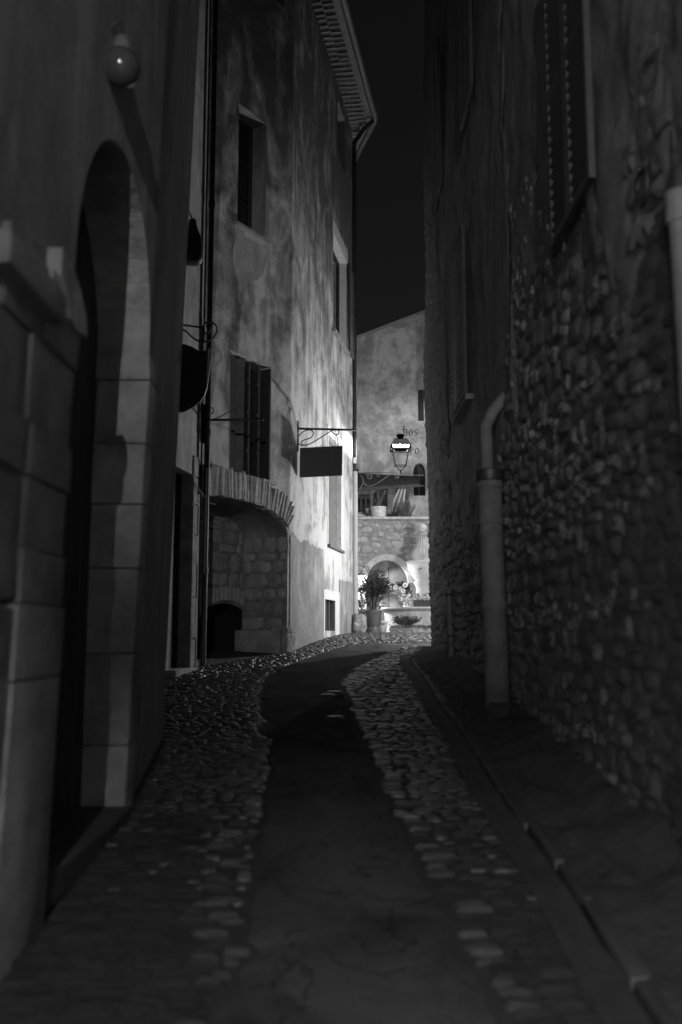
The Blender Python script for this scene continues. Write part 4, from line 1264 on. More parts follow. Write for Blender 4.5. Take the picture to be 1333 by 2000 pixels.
# ------------------------------------------------------------------ street lanterns
def lantern(loc, label, power, wall_pt, bracket=True, group=None, add_shield=False):
    """four-sided lantern on a scrolled wall bracket; light inside under the roof"""
    B = Vector(loc)          # bottom of the glass frame
    t = thing('street_lantern', B, label, 'street lamp', group)
    def sq(r, z): return [B + Vector((sx * r, sy * r, z)) for sx, sy in ((-1, -1), (1, -1), (1, 1), (-1, 1))]
    def frus(mb, r0, z0, r1, z1):
        a, b = sq(r0, z0), sq(r1, z1)
        return mb.add(a + b, [(0, 1, 5, 4), (1, 2, 6, 5), (2, 3, 7, 6), (3, 0, 4, 7), (0, 3, 2, 1), (4, 5, 6, 7)])
    fr = MB()
    a, b = sq(.125, .0), sq(.195, .37)
    for p, q in zip(a, b): fr.tube([p, q], .008, 6)
    for s in (a, b):
        for i in range(4): fr.tube([s[i], s[(i + 1) % 4]], .009, 6)
    frame = fr.build('frame', M['lantern_iron'], t)
    for i in range(4):
        j = (i + 1) % 4
        MB().quad(a[i], a[j], b[j], b[i]).build('pane', M['lantern_glass'], t)
    frus(MB(), .225, .505, .165, .63).build('roof', M['wood_mid'], t)
    frus(MB(), .165, .63, .13, .655).build('roof_neck', M['lantern_iron'], t)
    # gallery frame with the lit diffuser band behind it
    gl = MB()
    for z, r in ((.385, .205), (.495, .228)):
        s = sq(r, z)
        for i in range(4): gl.tube([s[i], s[(i + 1) % 4]], .013, 6)
    for s0, s1 in zip(sq(.205, .385), sq(.228, .495)): gl.tube([s0, s1], .015, 6)
    for s0 in sq(.235, .44): gl.tube([s0, s0 + Vector((0, 0, -.06))], [.018, .008], 6)
    gl.build('gallery', M['lantern_iron'], t)
    band = MB()
    a2, b2 = sq(.195, .41), sq(.208, .455)
    band.add(a2 + b2, [(0, 1, 5, 4), (1, 2, 6, 5), (2, 3, 7, 6), (3, 0, 4, 7)])
    band.build('diffuser', M['lamp_glow'], t)
    MB().lathe([(.075, .63), (.07, .70), (.075, .71), (.105, .745), (.11, .755), (.06, .785), (.02, .79)], B, 16).build('chimney_cap', M['lantern_iron'], t, True, 50)
    if add_shield: MB().lathe([(.02, .375), (.15, .38), (.155, .392), (.145, .39), (.02, .385)], B, 20).build('bulb_shield', M['lantern_iron'], t, True, 50)  # shield added to hide the bulb and cut its downward light
    # stem and bracket
    st = MB()
    st.tube(smooth_pts([B + Vector((-.1, 0, 0)), B + Vector((-.06, 0, -.08)), B + Vector((0, 0, -.11)), B + Vector((.06, 0, -.08)), B + Vector((.1, 0, 0))]), .01, 6)
    st.tube([B + Vector((0, 0, -.1)), B + Vector((0, 0, -.2))], .016, 8)
    st.build('stem', M['lantern_iron'], t, True)
    if bracket:
        Wp = Vector(wall_pt)
        e = B + Vector((0, 0, -.16))
        s0 = Vector((Wp.x, Wp.y, e.z))
        ux = (e - s0); Lb = ux.length; ux.normalize()
        upv = Vector((0, 0, 1))
        mb = MB().tube([s0, e], .016, 8)
        mb.build('bracket_bar', M['bracket'], t, True)
        def bp(f, dz): return s0 + ux * (f * Lb) + upv * dz
        sc_ = MB()
        sc_.tube(smooth_pts([bp(.0, -.42), bp(.08, -.36), bp(.14, -.22), bp(.12, -.1), bp(.06, -.03)]), .009, 6)
        sc_.tube(spiral(bp(.28, -.09), ux, upv, .085, .02, math.pi * .9, -math.pi * 1.9, 30), .009, 6)
        sc_.tube(smooth_pts([bp(.12, -.14), bp(.17, -.26), bp(.27, -.32), bp(.4, -.29), bp(.6, -.16), bp(.75, -.05), bp(.86, -.03)]), .009, 6)
        sc_.tube(spiral(bp(.9, -.09), ux, upv, .07, .015, math.pi * .6, -math.pi * 2.2, 30), .009, 6)
        sc_.tube(spiral(bp(.48, -.06), ux, upv, .05, .012, math.pi * .9, -math.pi * 1.7, 24), .008, 6)
        sc_.build('bracket_scroll', M['bracket'], t, True)
        MB().box(s0 + ux * .01 - upv * .18, (.05, .05, .56)).build('wall_plate', M['lantern_iron'], t)
    ld = bpy.data.lights.new('lantern_light', 'POINT')
    ld.energy = power
    ld.shadow_soft_size = .022
    lo_ = bpy.data.objects.new('lantern_light', ld)
    C.objects.link(lo_)
    lo_.parent = t
    lo_.location = (0, 0, .435)
    return t
LB = at_y(783, 910, 22.0)
lantern(LB, 'lit four-sided lantern on a scrolled bracket in front of the painted gable', LAMP_STREET, cp + Vector((.05, 0, 0)), add_shield=True)
lantern((.08, 25.5, 2.6), 'lit lantern on the side wall round the corner, beside the fountain', LAMP_FOUNTAIN, PC.pt(3.45, 0))
def globe_wall_lamp(loc, wall, label, power):
    B = Vector(loc)
    t = thing('globe_wall_lamp', B, label, 'lamp')
    MB().lathe([(.02, -.12), (.07, -.1), (.11, -.05), (.125, 0), (.11, .05), (.07, .1), (.04, .115)], B, 24).build('globe', M['lamp_glow'], t, True)
    MB().lathe([(.05, .11), (.055, .15), (.02, .18)], B, 16).build('cap', M['iron'], t, True, 50)
    MB().tube(smooth_pts([B + Vector((0, 0, .17)), B + Vector((0, 0, .24)), B.lerp(Vector(wall), .6) + Vector((0, 0, .28)), Vector(wall) + Vector((0, 0, .2))]), .014, 8).build('arm', M['iron'], t, True)
    ld = bpy.data.lights.new('globe_light', 'POINT')
    ld.energy = power
    ld.shadow_soft_size = .06
    lo_ = bpy.data.objects.new('globe_light', ld)
    C.objects.link(lo_)
    lo_.parent = t
    return t
globe_wall_lamp((3.35, 19.1, 3.75), (4.1, 19.1, 3.75), 'lit globe lamp low on the plain house opposite the streaked wall', LAMP_SIDE)
lantern((3.7, 24.6, 7.6), 'lit lantern high on the plain house right of the fountain', LAMP_SQUARE, (4.1, 24.6, 0))
lantern((.0, -6.5, 4.6), 'lit lantern on a long bracket from the rubble wall further down the lane', LAMP_BACK, (1.6, -6.5, 0))
HS = thing('side_house', (3.6, 23, 1.6), 'plain rendered house closing the right side of the fountain square', 'house')
MB().box((7.1, 22.6, 5.5), (6, 8.6, 8.2)).build('wall', M['plaster_d'], HS)
MB().box((7.1, 22.6, 9.75), (6.6, 9.2, .3), taper=.8).build('roof', M['tile'], HS)

# ------------------------------------------------------------------ fountain square
YW = 26.3
GZ = gz(25)
FW = thing('terrace_wall', (1.3, YW, GZ), 'pale rubble terrace wall with a shallow arched niche behind the urn fountain', 'wall')
def fx(px, y): return (px - CX) / F * y * .9916
wtop = at_y(760, 1014, YW).z
nc = at_y(757, 1150, YW).x; nh = .60
n_spr = at_y(757, 1138, YW).z
n_top = at_y(757, 1094, YW).z
PW = Plane((-3.5, YW), (7.5, YW))
def nz_arch(u, ex=0):
    t = min(1, abs(u - nc) / (nh + ex))
    return n_spr + (n_top + ex - n_spr) * math.sqrt(max(0, 1 - t * t))
au = [nc - nh * math.cos(math.pi * i / 20) for i in range(21)]
hole = [(nc - nh + 3.5, 1.5)] + [(u + 3.5, nz_arch(u)) for u in au] + [(nc + nh + 3.5, 1.5)]
wf = PW.facade([(0, 1.3), (nc - nh + 3.5, 1.3)] + hole[1:-1] + [(nc + nh + 3.5, 1.3), (11, 1.3), (11, wtop), (0, wtop)], [], 'wall_face', M['fount_mortar'], FW)
mb = MB()
PW.reveal([(nc - nh + 3.5, 1.3)] + hole[1:-1] + [(nc + nh + 3.5, 1.3)], .35, mb, False)
mb.build('niche_reveal', M['urn'], FW, True, 60)
PW.box(MB(), nc - nh + 3.4, nc + nh + 3.6, 1.3, n_top + .1, -.4, -.35).build('niche_back', M['plaster_n'], FW)  # darker render stands in for the shade inside the niche
PW.box(MB(), nc + 3.5 + .05, nc + 3.5 + .065, 2.3, n_top - .02, -.35, -.345).build('pipe_line', M['iron'], FW)
PW.box(MB(), 0, 11, wtop - .0, wtop + .07, -1.0, .04, bev=.015).build('coping', M['fount_stone'], FW)
mb = MB().box((2.0, YW + .7, (1.3 + wtop) / 2 - .02), (11, .6, wtop - 1.36)); mb.build('wall_core', M['fount_mortar'], FW)
# arch band
mb = MB()
ib = [(u + 3.5, nz_arch(u) + .0) for u in au]; ob = [(nc + 3.5 - (nh + .17) * math.cos(math.pi * i / 20), n_spr + (n_top + .17 - n_spr) * math.sin(math.pi * i / 20)) for i in range(21)]
for i in range(20):
    q = [PW.pt(*ib[i], .0), PW.pt(*ib[i + 1], .0), PW.pt(*ob[i + 1], .0), PW.pt(*ob[i], .0)]
    if i % 2 == 0:
        j = i + 2
        q = [PW.pt(*ib[i]), PW.pt(*ib[i + 1]), PW.pt(*ib[j]), PW.pt(*ob[j]), PW.pt(*ob[i + 1]), PW.pt(*ob[i])]
        MB().prism([p + (PW.pt(nc + 3.5, n_spr) - p) * .004 for p in q], PW.n * .03).build('arch_stone', M['fount_stone'], FW)
# rubble
fs_me = proto_meshes(RUB3, M['fount_stone'], 'stone')
placed = []
r = random.Random(41)
for k in range(2600):
    wd = r.choice((r.uniform(.09, .18), r.uniform(.16, .3), r.uniform(.28, .44)))
    h = wd * r.uniform(.5, .9)
    xc, zc = r.uniform(-1, 3.7), r.uniform(1.5, wtop - .04 - h / 2)
    if abs(xc - nc) < nh + .2 + wd / 2 and zc - h / 2 < nz_arch(max(nc - nh - .15, min(nc + nh + .15, xc)), .2) + .03: continue
    if any(abs(xc - a) < (wd + c) * .44 and abs(zc - b_) < (h + d_) * .44 for a, b_, c, d_ in placed): continue
    placed.append((xc, zc, wd, h))
    link_piece('stone', fs_me[r.randrange(12)], FW, (xc, YW + .012, zc), (0, r.uniform(-.3, .3), math.pi / 2), (r.uniform(.02, .055), wd, h))

# fountain: basin, urn, fluted lid
uc = Vector((fx(828, 25.0), 25.0, GZ))
FT = thing('fountain', uc, 'pale stone urn fountain with fluted lid standing in a round basin', 'fountain')
def pz_(py, y=25.0): return at_y(820, py, y).z - GZ
rb = fx(828, 24.0) - fx(742, 24.0)
zb1 = pz_(1187)
MB().lathe([(rb * .92, -.1), (rb * .92, .1), (rb * .9, .14), (rb * .93, zb1 - .12), (rb * 1.0, zb1 - .07), (rb * 1.02, zb1 - .04), (rb * 1.0, zb1), (rb * .88, zb1), (rb * .86, zb1 - .2), (.2, zb1 - .22)], uc, 40, lambda q, z: 1).build('basin', M['basin'], FT, True, 40)
MB().lathe([(.55, zb1 - .3), (.55, pz_(1172)), (.5, pz_(1170))], uc, 24).build('pedestal', M['basin'], FT, True, 40)
k = fx(828, 25) - fx(795, 25)
S = lambda a: k * a
prof = [(.62, 1171), (.62, 1166), (.5, 1163), (.42, 1155), (.42, 1148), (.5, 1143), (.57, 1140), (.57, 1137), (.47, 1135), (.55, 1130), (.72, 1122), (.86, 1113), (.93, 1105), (.95, 1102), (1.0, 1101), (1.02, 1098), (1.0, 1096), (.85, 1095), (.5, 1096)]
MB().lathe([(S(a), pz_(p)) for a, p in prof], uc, 36).build('urn', M['urn'], FT, True, 40)
lidp = [(.8, 1096), (.82, 1092), (.86, 1086), (.82, 1083), (.7, 1078), (.55, 1072), (.42, 1064), (.33, 1055), (.28, 1048), (.34, 1046), (.34, 1043), (.2, 1041), (.12, 1039)]
lid = MB().lathe([(S(a), pz_(p)) for a, p in lidp], uc, 64, lambda q, z: 1 + (.055 * math.cos(q * 16) if pz_(1082) < z < pz_(1047) else (.03 * math.cos(q * 8) if z < pz_(1083) else 0))).build('lid', M['basin'], FT, True, 50)
MB().lathe([(.04, pz_(1041)), (.11, pz_(1036)), (.13, pz_(1031)), (.09, pz_(1026)), (.03, pz_(1023))], uc, 16).build('finial', M['urn'], FT, True, 50)
MB().tube([uc + Vector((-.1, -k * .95, pz_(1112))), uc + Vector((-.1, -k * .95 - .22, pz_(1113)))], .018, 8).build('spout', M['iron'], FT, True)
tag(MB().lathe([(.02, zb1 - .11), (rb * .87, zb1 - .11), (rb * .87, zb1 - .12)], uc, 30).build('water', M['pane'], FT), 'dark still water in the basin')

def leaf(mb, p, dirv, L, W, droop=.2, r=rnd):
    dirv = dirv.normalized()
    s = dirv.cross(Vector((0, 0, 1)))
    s = s.normalized() if s.length > .05 else Vector((1, 0, 0))
    s = (s * math.cos(0) + dirv.cross(s) * r.uniform(-.6, .6)).normalized()
    mid = p + dirv * L * .5 + Vector((0, 0, .03 * L))
    tip = p + dirv * L + Vector((0, 0, -droop * L))
    mb.add([p, mid + s * W / 2, tip, mid - s * W / 2], [(0, 1, 2), (0, 2, 3)])
def shrub(name, loc, label, rx, rz, nst, leafL, leafW, mat, group=None, spread=.7, lean=(0, 0), base=0.05, per=16, cat='plant', seed=1, droop=.2):
    r = random.Random(seed)
    loc = Vector(loc)
    t = thing(name, loc, label, cat, group)
    st, lf = MB(), MB()
    for i in range(nst):
        a = r.uniform(0, 2 * math.pi); rad = math.sqrt(r.random()) * rx
        top = loc + Vector((math.cos(a) * rad + lean[0], math.sin(a) * rad * .8 + lean[1], rz * r.uniform(.55, 1) * (1 - .25 * (rad / rx) ** 2)))
        b = loc + Vector((math.cos(a) * base, math.sin(a) * base, 0))
        mid = b.lerp(top, .5) + Vector((0, 0, rz * .12))
        pts = smooth_pts([b, mid, top], 5)
        st.tube(pts, [.012 - .009 * k / (len(pts) - 1) for k in range(len(pts))], 5)
        for k in range(per):
            q = pts[min(len(pts) - 1, int(len(pts) * (r.uniform(.25, 1) ** .8)))]
            tdir = (top - mid).normalized()
            ra = r.uniform(0, 2 * math.pi)
            dv = tdir * r.uniform(.2, .9) + Vector((math.cos(ra), math.sin(ra), r.uniform(-.2, .5))) * spread
            leaf(lf, q + Vector((r.uniform(-.02, .02), r.uniform(-.02, .02), r.uniform(-.02, .02))), dv, leafL * r.uniform(.6, 1.1), leafW * r.uniform(.7, 1.1), droop, r)
    st.build('stems', M['bark'], t)
    lf.build('foliage', mat, t)
    return t
def pot(loc, name, label, prof, mat, group=None):
    t = thing(name, loc, label, 'pot', group)
    MB().lathe(prof, loc, 28).build('body', mat, t, True, 40)
    MB().lathe([(.02, prof[-1][1] - .05), (prof[-1][0] * .9, prof[-1][1] - .05)], loc, 16).build('soil', M['bedding'], t)
    return t
# large glazed pot with oleander
yP = 22.9
pl = Vector((fx(730, yP), yP, gz(yP)))
hp = at_y(730, 1192, yP).z - pl.z
pot(pl, 'glazed_pot', 'tall dark glazed pot on a square foot at the corner of the square', [(.19, 0), (.19, .11), (.16, .12), (.15, .15), (.185, .22), (.2, .4), (.205, hp - .09), (.225, hp - .05), (.225, hp), (.19, hp), (.18, hp - .08)], M['glazed'])
MB  # oleander stands in the pot
shrub('oleander', pl + Vector((0, 0, hp - .06)), 'dark leafy oleander with arching stems growing in the tall glazed pot', .44, 1.12, 40, .2, .032, M['leaf_dark'], lean=(.02, 0), per=18, seed=4)
shrub('dark_shrub', Vector((fx(700, 23.6), 23.9, GZ)), 'dark leafy shrub pressed against the corner behind the boulder', .2, 1.55, 14, .15, .034, M['leaf_dark'], per=22, seed=8)
# boulder and smaller block by the pipe
def boulder(name, c, r, label, seed):
    bm = bmesh.new()
    bmesh.ops.create_icosphere(bm, subdivisions=3, radius=1)
    mb = MB()
    for v in bm.verts:
        p = v.co.normalized()
        q = Vector((max(-.8, min(.8, p.x)), max(-.8, min(.8, p.y)), max(-.85, min(.85, p.z))))
        q *= 1 + .18 * noise.noise(p * 1.7 + Vector((seed, 0, 0))) + .12 * noise.noise(p * 4 + Vector((0, seed, 0)))
        mb.v.append(Vector((q.x * r[0], q.y * r[1], q.z * r[2])) + Vector(c))
    bm.verts.index_update()
    mb.f = [tuple(v.index for v in f.verts) for f in bm.faces]
    bm.free()
    return tag(mb.build(name, M['boulder'], None, True, 60), label, 'rock')
yb = 21.9
boulder('boulder', (fx(704, yb) - .02, yb, gz(yb) + .2), (.2, .2, .3), 'rough knee-high guard boulder beneath the pale pipe sleeve', 2)
boulder('stone_block', (fx(706, 23.4), 23.4, gz(23.4) + .45), (.16, .15, .14), 'small pale stone block sitting behind the guard boulder', 6)
MB_ = MB().box((fx(706, 23.45), 23.45, gz(23.4) + .16), (.34, .36, .36), bev=.03)
tag(MB_.build('stone_pedestal', M['boulder'], None, True, 40), 'low worn stone pedestal carrying the small pale block', 'stone')
# hedge trough, low shrub, small white pots
yH = 23.0
x0, x1 = fx(763, yH), fx(850, yH)
zh = at_y(800, 1222, yH).z - gz(yH)
t = thing('hedge_trough', ((x0 + x1) / 2, yH, gz(yH)), 'long stone trough of clipped low hedge in front of the basin', 'planter')
MB().box(((x0 + x1) / 2, yH, gz(yH) + .05), (x1 - x0, .34, .14), bev=.015).build('trough', M['boulder'], t)
lf = MB()
r = random.Random(3)
for i in range(1500):
    p = Vector((r.uniform(x0, x1), yH + r.uniform(-.2, .2), gz(yH) + r.uniform(.04, zh)))
    leaf(lf, p, Vector((r.uniform(-1, 1), r.uniform(-1, .4), r.uniform(-.2, 1))), .05, .025, .1, r)
tag(lf.build('hedge', M['leaf_mid'], t), kind='stuff')
shrub('low_shrub', (fx(795, 23.35), 23.4, gz(23.3) + .1), 'rounded dark low shrub spreading against the front of the basin', .34, .36, 60, .09, .02, M['leaf_dark'], per=16, seed=12)
mb = MB()
r = random.Random(6)
def flower(mbp, mbc, p, rad, face, r, npet=6):
    face = face.normalized()
    s = face.orthogonal().normalized(); u2 = face.cross(s)
    for k in range(npet):
        a = 2 * math.pi * k / npet + r.uniform(-.1, .1)
        dv = s * math.cos(a) + u2 * math.sin(a)
        sv = face.cross(dv)
        mbp.add([p + dv * rad * .2 - sv * rad * .18, p + dv * rad * .75 - sv * rad * .4 + face * rad * .15, p + dv * rad + face * rad * .1, p + dv * rad * .75 + sv * rad * .4 + face * rad * .15, p + dv * rad * .2 + sv * rad * .18], [(0, 1, 2, 3, 4)])
    if mbc is not None: mbc.add([p + face * rad * .12 + (s * math.cos(q) + u2 * math.sin(q)) * rad * .3 for q in [k * math.pi / 3 for k in range(6)]], [(0, 1, 2, 3, 4, 5)])
# white flowers in pots at the foot of the basin
def flower_clump(name, loc, label, rx, rz, n, rad, seed, ry=None, potr=None):
    r = random.Random(seed)
    loc = Vector(loc)
    t = thing(name, loc, label, 'flowers')
    pm, lf = MB(), MB()
    for i in range(n):
        p = loc + Vector((r.uniform(-rx, rx), r.uniform(-(ry or rx * .6), (ry or rx * .6)), rz * r.uniform(.35, 1)))
        flower(pm, None, p, rad * r.uniform(.7, 1.1), Vector((r.uniform(-.5, .5), -1, r.uniform(.1, .9))), r)
    for i in range(n * 5):
        p = loc + Vector((r.uniform(-rx, rx), r.uniform(-(ry or rx * .6), (ry or rx * .6)), rz * r.uniform(.0, .85)))
        leaf(lf, p, Vector((r.uniform(-1, 1), r.uniform(-1, .3), r.uniform(0, 1))), .06, .025, .1, r)
    lf.build('foliage', M['leaf_mid'], t)
    pm.build('petals', M['petal'], t)
    if potr: MB().lathe([(potr * .75, -.16), (potr, 0), (potr, .02), (potr * .8, .0)], loc, 16).build('pot', M['basin'], t, True, 40)
    return t
flower_clump('white_flowers', (fx(748, 23.3), 23.3, gz(23.3) + .17), 'small pot of white flowers on the ground between the glazed pot and the hedge', .15, .12, 16, .04, 21, potr=.11)
zr = GZ + zb1
flower_clump('white_flowers', (fx(792, 24.1), 24.15, zr + .02), 'trailing white flower clump resting on the basin rim beside the urn', .14, .3, 40, .04, 22, ry=.08)
tr = thing('flower_trough', (fx(828, 24.2), 24.2, zr), 'dark trough of pale flowers standing on the basin rim before the urn', 'planter')
MB().box((fx(832, 24.2), 24.2, zr + .09), (.62, .18, .17), bev=.01).build('trough', M['wood_dark'], tr)
pm, lf = MB(), MB()
for i in range(46):
    p = Vector((fx(832, 24.2) + r.uniform(-.36, .34), 24.2 + r.uniform(-.1, .08), zr + .18 + r.uniform(-.03, .16)))
    if r.random() < .55: flower(pm, None, p, .035, Vector((r.uniform(-.5, .5), -1, r.uniform(.1, .8))), r)
    for _ in range(3): leaf(lf, p, Vector((r.uniform(-1, 1), r.uniform(-1, .3), r.uniform(-.3, 1))), .08, .03, .2, r)
lf.build('foliage', M['leaf_mid'], tr); pm.build('petals', M['petal'], tr)
# square garland of dark leaves with big white flowers, hung before the niche
yG = 25.6
gt = thing('flower_garland', at_y(770, 1190, yG), 'square garland of dark leaves with large white daisy-like flowers before the niche', 'garland')
gp = [at_y(a, b, yG) for a, b in ((741, 1190), (741, 1165), (744, 1146), (760, 1143), (775, 1144), (790, 1143), (797, 1148), (797, 1166))]
gp = smooth_pts(gp, 8)
MB().tube(gp, .012, 6).build('hoop', M['iron'], gt)
lf, pm, cc = MB(), MB(), MB()
r = random.Random(9)
for i in range(520):
    p = gp[r.randrange(len(gp))] + Vector((r.uniform(-.07, .07), r.uniform(-.06, .06), r.uniform(-.07, .07)))
    leaf(lf, p, Vector((r.uniform(-1, 1), r.uniform(-.8, .2), r.uniform(-1, 1))), .1, .04, .1, r)
for a, b, rd in ((761, 1144, .075), (773, 1147, .07), (792, 1143, .08), (788, 1154, .07), (739, 1164, .09), (737, 1152, .07), (744, 1180, .05), (782, 1149, .05), (748, 1147, .05)):
    pm, cc = MB(), MB()
    flower(pm, cc, at_y(a, b, yG - .1), rd, Vector((r.uniform(-.3, .3), -1, r.uniform(-.1, .4))), r, 8)
    fl = pm.build('flower', M['petal'], gt); cc.build('flower_centre', M['leaf_dark'], fl)
lf.build('leaves', M['leaf_dark'], gt)

# ------------------------------------------------------------------ terrace and gabled house beyond
ZTER = wtop - .25
MB_t = MB().box((2, YW + 4.2, ZTER - .1), (14, 7, .2)).build('terrace', M['ashlar'])
tag(MB_t, kind='structure')
YG = 30.0
HG = thing('gabled_house', (1.2, YG, ZTER), 'stained pale gable with painted black-letter writing above the terrace', 'house')
PG = Plane((-3.0, YG), (9.0, YG))
def gu(px, py): return PG.uz(px, py)
zl = gu(697, 662); zr_ = gu(818, 616)
sl = (zr_[1] - zl[1]) / (zr_[0] - zl[0])
apex_u = zr_[0] + 1.2
arw = (gu(808, 930)[0], gu(831, 930)[0], gu(815, 968)[1], gu(815, 922)[1])
awt = gu(818, 905)[1]
uc_, rr_ = (arw[0] + arw[1]) / 2, (arw[1] - arw[0]) / 2
hole = [(arw[0], arw[2]), (arw[1], arw[2])] + [(uc_ + rr_ * math.cos(math.pi * i / 12), arw[3] + (awt - arw[3]) * math.sin(math.pi * i / 12)) for i in range(13)]
PG.facade([(0, 1.4), (12, 1.4), (12, zr_[1] + sl * 1.2 - sl * (12 - apex_u)), (apex_u, zr_[1] + sl * 1.2), (0, zl[1] - sl * zl[0])], [hole], 'wall', M['plaster_far'], HG)
mb = MB(); PG.reveal(hole, .2, mb); mb.build('window_reveal', M['plaster_n'], HG)
wn = PG.box(MB(), arw[0], arw[1], arw[2], awt, -.24, -.2).build('arched_window', M['pane'], HG)
for f in (.33, .66): PG.box(MB(), arw[0], arw[1], arw[2] + (awt - arw[2]) * f - .012, arw[2] + (awt - arw[2]) * f + .012, -.2, -.17).build('glazing_bar', M['canvas'], wn)
PG.box(MB(), uc_ - .012, uc_ + .012, arw[2], awt, -.2, -.175).build('glazing_bar', M['wood_mid'], wn)
PG.box(MB(), arw[0] - .3, arw[0] - .02, arw[2], arw[3] - .02, .02, .06).build('shutter', M['canvas'], HG)
# roof verge: a thin row of tile edges
for sgn in (0, 1):
    if sgn == 0: a, b = (0, zl[1] - sl * zl[0]), (apex_u, zr_[1] + sl * 1.2)
    else: a, b = (apex_u, zr_[1] + sl * 1.2), (12, zr_[1] + sl * 1.2 - sl * (12 - apex_u))
    MB().prism([PG.pt(a[0], a[1], .06), PG.pt(b[0], b[1], .06), PG.pt(b[0], b[1] + .09, .06), PG.pt(a[0], a[1] + .09, .06)], (0, 8, 0)).build('roof', M['tile'], HG)
MB().box((3, YG + 4.5, 5), (12, 8.6, 8)).build('house_core', M['plaster_n'], HG)
# narrow slot window high up right
sw = (gu(817, 800)[0], gu(828, 800)[0], gu(820, 822)[1], gu(820, 762)[1])
PG.box(MB(), *sw, -.0, .03).build('shutter', M['wood_dark'], HG)
# black-letter writing painted on the wall: broad-nib strokes
def letter(ch, px, py, h_px, parent):
    st = {
        'H': [[(-.15, 1.32), (.1, 1.5), (.35, 1.38)], [(.2, 1.4), (.16, .9), (.24, .2), (.1, 0)], [(.2, .75), (.5, 1.0), (.66, .85), (.66, .2), (.5, -.25), (.3, -.38)], [(-.05, .95), (.4, .95)]],
        'o': [[(.3, 1.0), (.06, .82), (.06, .2), (.3, 0)], [(.3, 1.0), (.55, .82), (.55, .2), (.3, 0)], [(.2, 1.05), (.4, .92)]],
        's': [[(.55, .9), (.36, 1.02), (.1, .85), (.12, .62), (.52, .42), (.52, .15), (.28, 0), (.04, .14)]],
        'F': [[(.0, 1.2), (.28, 1.05), (.7, 1.18)], [(.36, 1.05), (.36, .1), (.22, -.2), (-.1, -.3)], [(.36, .58), (.66, .62)], [(.66, .95), (.74, .7)]],
    }[ch]
    mb = MB()
    u0, z0 = gu(px, py)
    s = h_px / F * YG
    nib = Vector((.075, .062))
    for pl in st:
        p2 = [Vector((a, b)) for a, b in pl]
        for a, b in zip(p2[:-1], p2[1:]):
            q = [a - nib, a + nib, b + nib, b - nib]
            thin = Vector((nib.y, -nib.x)) * .28
            q = [a - nib - thin, a + nib + thin, b + nib + thin, b - nib - thin]
            mb.prism([PG.pt(u0 + v.x * s, z0 + v.y * s, .004) for v in q], PG.n * .002)
    mb.build('letter', M['paint_letter'], parent)
txt1 = MB()
letter('H', 787, 850, 12.5, HG); letter('o', 799, 851, 12, HG); letter('s', 809.5, 851, 12, HG)
letter('F', 799, 887, 12, HG); letter('o', 811, 887, 12, HG)
# low porch roof over the terrace with dark doors beneath
PR = thing('porch_roof', (1.2, YG - .8, ZTER), 'low dark lean-to porch roof on posts over the terrace', 'porch')
u_l, z_l = gu(640, 930); u_r, z_r = gu(835, 940)
def gy(px, py, y): return at_y(px, py, y)
a1, a2, a3, a4 = gy(640, 927, YG - .05), gy(812, 935, YG - .05), gy(822, 951, YG - 1.5), gy(640, 962, YG - 1.5)
MB().prism([a1, a2, a3, a4], (0, 0, .09)).build('roof', M['wood_dark'], PR)
pt_ = gy(795, 960, YG - 1.4); MB().box((pt_.x, pt_.y, (ZTER + pt_.z) / 2), (.11, .11, pt_.z - ZTER)).build('post', M['wood_dark'], PR)
pt_ = gy(660, 960, YG - 1.4); MB().box((pt_.x, pt_.y, (ZTER + pt_.z) / 2), (.11, .11, pt_.z - ZTER)).build('post', M['wood_dark'], PR)
for px in (690, 720, 750, 780):
    p0, p1 = gy(px, 931, YG - .08), gy(px + 2, 957, YG - 1.45)
    MB().tube([p0 - Vector((0, 0, .04)), p1 - Vector((0, 0, .04))], .035, 6).build('rafter', M['wood_mid'], PR)
dd = (gu(697, 990)[0], gu(724, 990)[0], ZTER, gu(710, 966)[1])
dr = PG.box(MB(), *dd, .0, .05).build('glazed_door', M['wood_mid'], HG)
for i in range(3):
    a = dd[0] + (dd[1] - dd[0]) * i / 3
    for j in range(2):
        c = dd[2] + .35 + (dd[3] - dd[2] - .45) * j / 2
        PG.box(MB(), a + .03, a + (dd[1] - dd[0]) / 3 - .03, c, c + (dd[3] - dd[2] - .45) / 2 - .05, .045, .058).build('pane', M['pane'], dr)
dd2 = (gu(730, 990)[0], gu(757, 990)[0], gu(740, 994)[1], gu(740, 965)[1])
ck = PG.box(MB(), *dd2, .0, .06).build('shuttered_window', M['wood_dark'], HG)
for i in range(6): PG.box(MB(), dd2[0] + .04, dd2[1] - .04, dd2[2] + .04 + i * (dd2[3] - dd2[2] - .06) / 6, dd2[2] + .07 + i * (dd2[3] - dd2[2] - .06) / 6, .05, .075).build('slat', M['wood_mid'], ck)
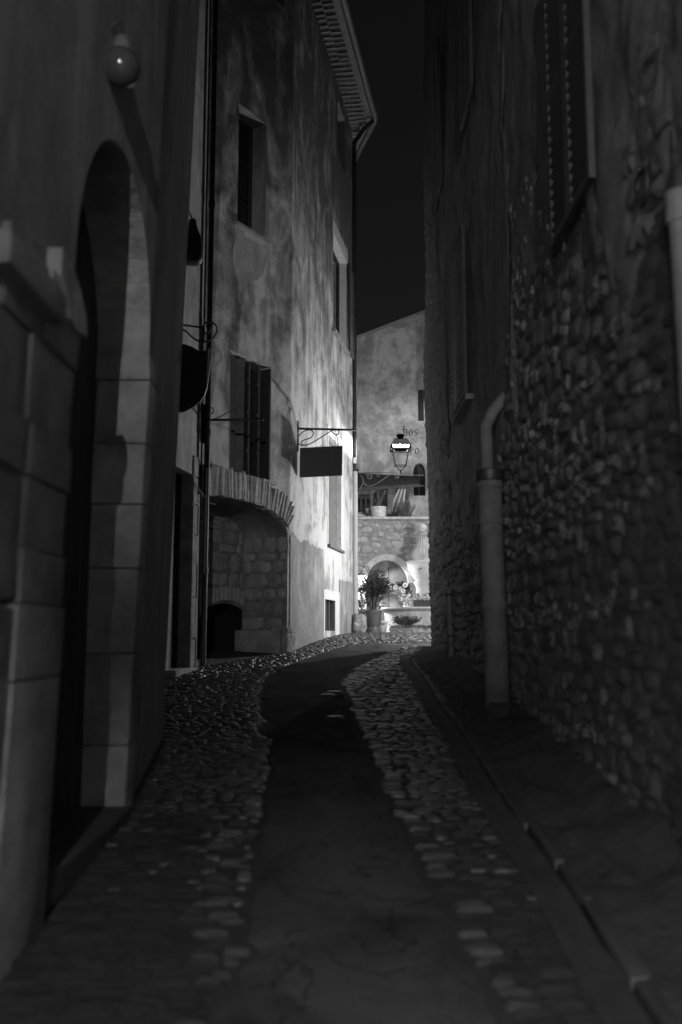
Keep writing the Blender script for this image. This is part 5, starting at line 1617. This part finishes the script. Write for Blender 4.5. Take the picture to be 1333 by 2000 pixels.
# things on the terrace edge
yT = YW + .45
zt_ = wtop + .07
P = Vector((fx(741, yT), yT, zt_))
k = yT / F
t = pot(P, 'stone_pot', 'squat pale stone pot on the terrace coping holding a small tree', [(.16, 0), (.19, .02), (.215, .14), (.225, .3), (.235, .31), (.235, .345), (.2, .345)], M['fount_stone'])
shrub('small_tree', P + Vector((0, 0, .3)), 'small sparse tree with glinting leaves in the squat stone pot', .2, .62, 9, .09, .035, M['leaf_mid'], per=12, seed=31, cat='tree', base=.02)
shrub('spiky_shrub', (fx(796, yT), yT, zt_ - .02), 'pale twiggy shrub spilling over the terrace coping', .3, .62, 70, .09, .012, M['leaf_mid'], per=9, seed=33, base=.12, droop=.05)
shrub('low_plant', (fx(768, yT + .3), yT + .3, zt_ - .02), 'small dark low plant between the squat pot and the twiggy shrub', .16, .22, 26, .1, .02, M['leaf_dark'], per=8, seed=35)
# folded parasols leaning by the wall
t = thing('folded_parasol', gy(775, 1005, YW + 1.3), 'folded striped canvas parasol leaning under the porch', 'parasol')
b0, b1 = gy(772, 1003, YW + 1.3), gy(786, 955, YW + 1.3)
ax = (b1 - b0).normalized()
r = random.Random(2)
for k2 in range(5):
    off = Vector((.045 * (k2 - 2), .02 * (k2 % 2), 0))
    MB().tube([b0 + off * 1.4, b0.lerp(b1, .5) + off * 1.6, b1 + off], [.03, .04, .022], 6).build('canvas_fold', M['canvas'] if k2 % 2 == 0 else M['wood_mid'], t, True)
MB().tube([b0 - ax * .25, b1 + ax * .1], .014, 6).build('pole', M['wood_mid'], t, True)
# metal chair hoops and white card
t = thing('garden_chair', gy(704, 1013, YW + .9), 'white metal garden chair showing only its hooped back over the wall', 'chair')
cx_, cy_, cz_ = gy(703, 1005, YW + .9)
hb = MB()
for sx in (0, .07):
    hb.tube(smooth_pts([(cx_ - .14 + sx, cy_, ZTER + .45), (cx_ - .12 + sx, cy_, cz_ - .02), (cx_ - .02 + sx, cy_, cz_ + .06), (cx_ + .07 + sx, cy_, cz_ - .08), (cx_ + .1 + sx, cy_, ZTER + .45)]), .008, 6)
hb.build('backrest', M['white_paint'], t, True)
MB().lathe([(.02, ZTER + .44 - cz_ + .0), (.19, ZTER + .44 - cz_), (.19, ZTER + .47 - cz_), (.02, ZTER + .47 - cz_)], (cx_ + .0, cy_ - .0, cz_), 18).build('seat', M['white_paint'], t)
for a in range(4):
    q = math.pi / 4 + a * math.pi / 2
    MB().tube([(cx_ + math.cos(q) * .15, cy_ + math.sin(q) * .15, ZTER + .45), (cx_ + math.cos(q) * .2, cy_ + math.sin(q) * .2, ZTER)], .01, 6).build('leg', M['white_paint'], t)
p = gy(718, 996, YG - .3)
tag(MB().box((p.x, p.y + .2, p.z), (.09, .02, .15)).build('menu_card', M['white_paint']), 'small white card fixed beside the glazed terrace door', 'card')

for o in bpy.data.objects:
    if '_o' in o.keys(): del o['_o']
